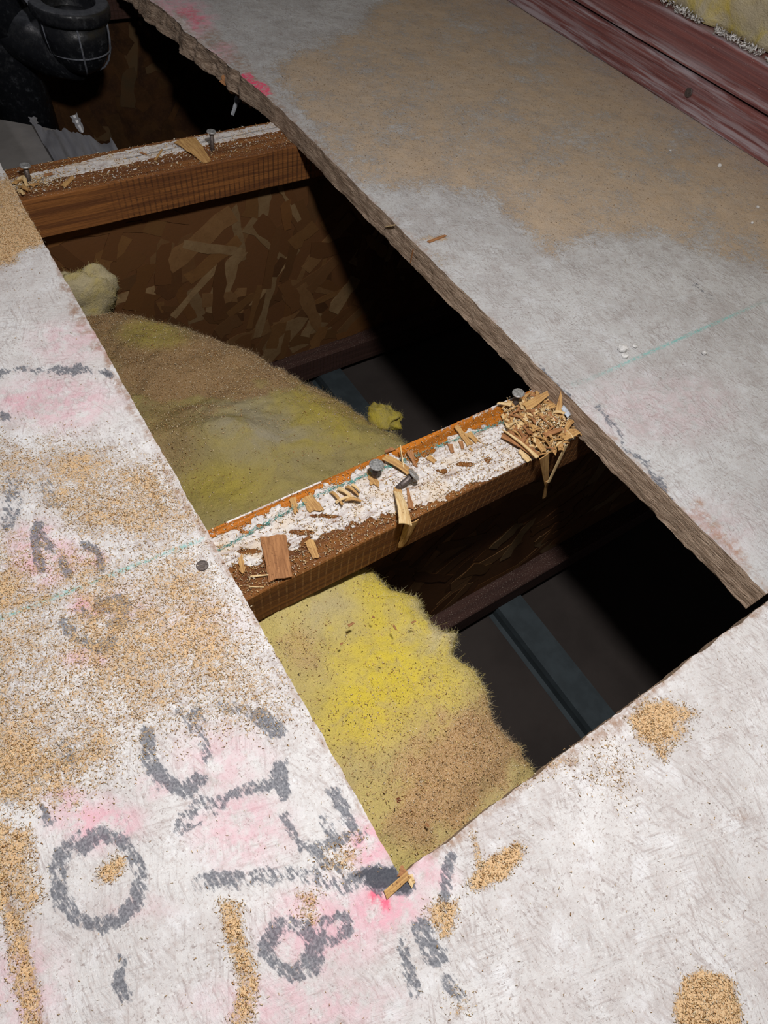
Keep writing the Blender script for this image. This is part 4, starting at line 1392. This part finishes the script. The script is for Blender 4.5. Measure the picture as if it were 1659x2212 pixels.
# far joist chips
chip(U(400, 302, zt + .001), U(448, 350, zt - .001), .0240, 'broad tan chip lying bent over the far joist beside its second nail', M_TAN, seed=60, taper=(1.0, .35), jag=.12, bend=.03)
chip(U(136, 402, zt), U(157, 382, zt + .001), .0050, 'small tan stick on the far joist right of its first nail', M_TAN, seed=61, jag=.15, taper=(.9, .8))
chip(U(95, 378, zt), U(112, 374, zt), .0050, 'brown flake on the white bead near the first nail', M_BROWN, seed=62)
chip(U(335, 345, zt + .0004), U(350, 322, zt + .0004), .0022, 'thin tan splinter across the white bead of the far joist', M_TAN, seed=63, name='splinter', cat='splinter')
chip(U(302, 328, zt), U(316, 333, zt), .0025, 'brown speck of wood on the white bead left of the broad chip', M_BROWN, seed=64)
for i, (a, b, wd) in enumerate((((38, 392), (60, 378), .006), ((44, 402), (62, 412), .005), ((50, 380), (58, 402), .004), ((66, 402), (84, 396), .005), ((40, 410), (52, 420), .004), ((30, 396), (46, 388), .004))):
    chip(U(*a, zt + .0005 * i), U(*b, zt + .0015), wd, 'torn ochre splinter around the foot of the first nail on the far joist', M_TAN if i % 2 else M_PALE, 'torn splinters round the first nail', .1, .4, seed=70 + i, jag=.6, name='splinter', cat='splinter')
# splinters on the sheets
chip(U(832, 1934, .0012), U(884, 1888, .0022), .0042, 'tan splinter lying across the near left corner of the opening', M_TAN, seed=80, taper=(.8, .7), jag=.2, name='splinter', cat='splinter')
chip(U(862, 1880, .0005), U(880, 1893, .0012), .0045, 'broken brown chip in the corner of the opening', M_BROWN, seed=81, jag=.7)
chip(U(884, 1893, .0012), U(893, 1912, .0012), .0040, 'cream flake beside the corner splinter', M_PALE, seed=82)
chip(UX(892, 538, XR - .0012), UX(886, 568, XR - .0012), .0012, 'dark needle stuck to the raw edge of the right sheet', M_BROWN, seed=83, up=(-1, 0, 0), name='splinter', cat='splinter')
chip(U(925, 522, .0010), U(962, 508, .0010), .0030, 'brown twig-like splinter on the right sheet near its edge', M_BROWN, seed=84, jag=.5, name='splinter', cat='splinter')
chip(UX(833, 489, XR - .0010), U(853, 485, .001), .0022, 'pale splinter lifting from the right sheet edge', M_PALE, seed=85, name='splinter', cat='splinter')
cr = MB()
WHT = flat_mat('white_plaster', (.72, .71, .70))
for i, (u_, v_, r_) in enumerate(((1345, 752, .0042), (1372, 748, .0022), (1350, 768, .0028), (1521, 762, .0026), (1555, 357, .003), (1448, 325, .0018), (1637, 447, .0018), (1625, 481, .0018))):
    p = U(u_, v_, r_ * .5)
    V = []
    q = random.Random(i)
    lat = MB()
    lat.lathe([(r_ * .15, -r_ * .55), (r_ * q.uniform(.7, 1), -r_ * .2), (r_ * q.uniform(.6, .95), r_ * .25), (r_ * .3, r_ * q.uniform(.4, .6)), (.00001, r_ * .6)], p, (q.uniform(-.3, .3), q.uniform(-.3, .3), 1), 7)
    o = mesh_obj('plaster_crumb', lat.V, lat.F, WHT, loc=p)
    if i < 3: tag(o, ['largest white crumb on the right sheet beside the chalk line', 'smaller white crumb just right of the largest one', 'white crumb just below the largest one'][i], 'crumb')
    elif i == 3: tag(o, 'lone white crumb to the right of the three by the chalk line', 'crumb')
    elif i == 4: tag(o, 'off-white crumb in the dust close to the wall plate', 'crumb')
    else: tag(o, 'tiny white crumb in the dusty area of the right sheet', 'crumb', 'tiny crumbs in the dust')
# dark bit on the batt
p = U(857, 1732, -.062)
d_ = MB(); d_.lathe([(.0012, -.002), (.0030, -.0012), (.0034, .0006), (.0020, .0022), (.00001, .0024)], p, (.3, -.2, 1), 6)
o = d_.build('resin_lump', flat_mat('dark_red_resin', (.16, .04, .02), .25, .1, 300, .6), loc=p)
tag(o, 'dark red-brown lump lying on the bright yellow batt', 'lump')
o.location = (p[0], p[1], p[2])
for i, (u_, v_, u2, v2) in enumerate(((752, 1352, 764, 1345), (735, 1392, 741, 1388), (889, 1345, 898, 1341), (850, 1350, 856, 1360), (804, 1331, 809, 1334), (920, 1779, 927, 1786))):
    chip(U(u_, v_, -.0575), U(u2, v2, -.0572), .0013 if i else .0022, ['largest brown flake on the yellow batt', 'dark sliver on the yellow batt below the largest flake', 'dark sliver near the right of the yellow batt', 'upright brown sliver on the batt, middle', 'tiny dark sliver on the batt above the others', 'dark green-black speck low on the yellow batt'][i], M_BROWN, seed=90 + i, name='splinter', cat='splinter', n=3)

# white torn scrap hanging below the broken edge
p0 = UY(517, 205, .735); p1 = UY(502, 248, .742)
chip(p0, p1, .0065, 'white torn scrap hanging under the broken edge of the right sheet', flat_mat('white_scrap', (.62, .65, .70)), seed=95, jag=.7, up=(0, -1, .2), name='paper_scrap', cat='scrap')
for i, (a, b, wd) in enumerate((((525, 205), (552, 228), .016), ((500, 190), (530, 212), .010), ((480, 170), (512, 196), .009))):
    A = UY(*a, .735); B = UY(*b, .725)
    chip(A, B, wd, ['reddish torn flap below the broken edge next to the white scrap', 'thin torn flap above the white scrap', 'small torn flap highest along the broken edge'][i], M_BROWN, seed=96 + i, jag=.5, up=(0, -1, .4), name='torn_flap', cat='wood chip')

# =================================================================== BLACK PIPE FITTING and grey board
def fitting():
    cx, cy, zr = .1995, .905, .009
    R = .043
    e = empty('pipe_fitting', (cx, cy, -.09))
    tag(e, 'black plastic trap fitting with an open round hub, hanging in the far bay', 'pipe fitting')
    h = MB()
    h.lathe([(R * .62, -.040), (R * .64, -.004), (R * .65, -.0016), (R * .67, -.0004), (R * .69, 0), (R * .80, 0), (R * .93, 0), (R * .955, -.0004), (R * .985, -.0016), (R, -.0036), (R, -.010), (R * .99, -.0125), (R * .96, -.0142), (R * .90, -.0150), (R * .82, -.0152)], (cx, cy, zr), (0.05, -.02, 1), 40)
    h.build('hub', M_ABS, e, True)
    b = MB()
    prof = [(R * .86, -.015), (R * .84, -.034), (R * .79, -.046), (R * .70, -.056), (R * .55, -.064), (R * .3, -.070), (.0001, -.0715)]
    b.lathe(prof, (cx, cy, zr), (0.05, -.02, 1), 40)
    b.build('trap_bowl', M_ABS, e, True)
    # bend from the bowl to the outlet behind it on the left
    ax, ay = .128, .985
    t = MB()
    pts = [(cx - .005, cy + .004, zr - .050), (cx - .025, cy + .030, zr - .056), (ax + .020, ay - .020, zr - .048), (ax, ay, zr - .030)]
    t.tube(pts, .030, 20)
    t.build('bend', M_ABS, e, True)
    o2 = MB()
    o2.lathe([(.036, -.22), (.036, -.055), (.037, -.045), (.044, -.042), (.045, .015), (.043, .018), (.030, .018), (.030, -.02)], (ax, ay, zr), (0, 0, 1), 36)
    o2.build('down_pipe', M_ABS, e, True)
    # raised mould seams
    s = MB()
    for ang in (-1.75, -.55, -2.9):
        dx, dy = math.cos(ang), math.sin(ang)
        s.tube([(cx + dx * (r + .0006), cy + dy * (r + .0006), zr + z) for r, z in prof[:-1]], .0012, 6)
    ringz = prof[2]
    s.tube([(cx + math.cos(a) * (ringz[0] + .0005), cy + math.sin(a) * (ringz[0] + .0005), zr + ringz[1]) for a in np.linspace(-3.0, .2, 26)], .0009, 6)
    s.build('mould_seam', M_SEAM, e, True)
    w_ = MB()
    w_.add([(cx - R * .8, cy - .004, zr - .006), (cx - R * .8, cy + .001, zr - .006), (cx - R * .5, cy - .022, zr - .050), (cx - R * .5, cy - .027, zr - .050), (cx - R * 1.35, cy + .02, zr + .03), (cx - R * 1.35, cy + .024, zr + .03)],
           [(0, 1, 2, 3), (0, 3, 4), (1, 5, 2), (0, 4, 5, 1)])
    w_.build('gusset', M_SEAM, e)


fitting()
gm = flat_mat('grey_board_face', (.20, .19, .185), .85, .08, 40)
b = MB()
zb = -.075
P = [U(-260, 200, zb), U(0, 258, zb), U(100, 276, zb), U(150, 287, zb), (.175, .70, zb), (-.15, .70, zb)]
nP = len(P)
b.add([tuple(p) for p in P] + [(p[0], p[1], p[2] - .012) for p in P], [tuple(range(nP))[::-1]] + [tuple(range(nP, 2 * nP))] + [(i, (i + 1) % nP, (i + 1) % nP + nP, i + nP) for i in range(nP)])
o = b.build('grey_board', gm, loc=(0, .75, zb - .012))
tag(o, 'flat grey board lying in the bay behind the far joist at the left', 'board')
# crinkled film
fm = Mat('crinkled_film', .35, .5)
fm.b.inputs['Transmission Weight'].default_value = .25
M_FILM = fm.out((.22, .22, .24))
us = np.linspace(0, 1, 46); vs = np.linspace(0, 1, 30)
UU, VV_ = np.meshgrid(us, vs)
A0 = U(70, 268, zb + .006); A1 = U(245, 318, zb + .004)
xg = A0[0] + (A1[0] - A0[0]) * UU + (VV_) * -.004
yg = A0[1] + (A1[1] - A0[1]) * UU - VV_ * .20
yg = np.maximum(yg, .655 + 0 * yg)
rag = (fbm(UU * 14, UU * 0, 121) - .5) * .02 * (VV_ == 0)
zg = zb + .006 + (fbm(UU * 7 + VV_ * 3, VV_ * 2 - UU * 2, 122) - .5) * .016 + np.abs(fbm(UU * 5 + VV_ * 3, VV_ * 2, 123, 2) - .5) * .016
V = np.stack([xg, yg + rag, np.maximum(zg, zb + .0006)], -1).reshape(-1, 3)
idx = np.arange(UU.size).reshape(UU.shape)
F = np.stack([idx[:-1, :-1], idx[1:, :-1], idx[1:, 1:], idx[:-1, 1:]], -1).reshape(-1, 4)
Vn = np.concatenate([V, V - np.array([0, 0, .0004])])
o = mesh_obj('plastic_film', Vn, np.concatenate([F, F[:, ::-1] + len(V)]), M_FILM, None, True, loc=(float(xg.mean()), float(yg.mean()), zb))
tag(o, 'crinkled greyish plastic film draped over the grey board', 'plastic film')
for i, (a, b_, yy) in enumerate((((70, 252), (76, 272), .84), ((160, 250), (178, 285), .80))):
    chip(UY(*a, yy), UY(*b_, yy - .01), .010, ['torn film tab standing up at the left of the film', 'torn film tab standing up near the middle of the film'][i], M_FILM, seed=130 + i, jag=.6, up=(0, -1, 0), name='film_scrap', cat='plastic film')
print('tris', sum(len(m.polygons) for m in bpy.data.meshes))
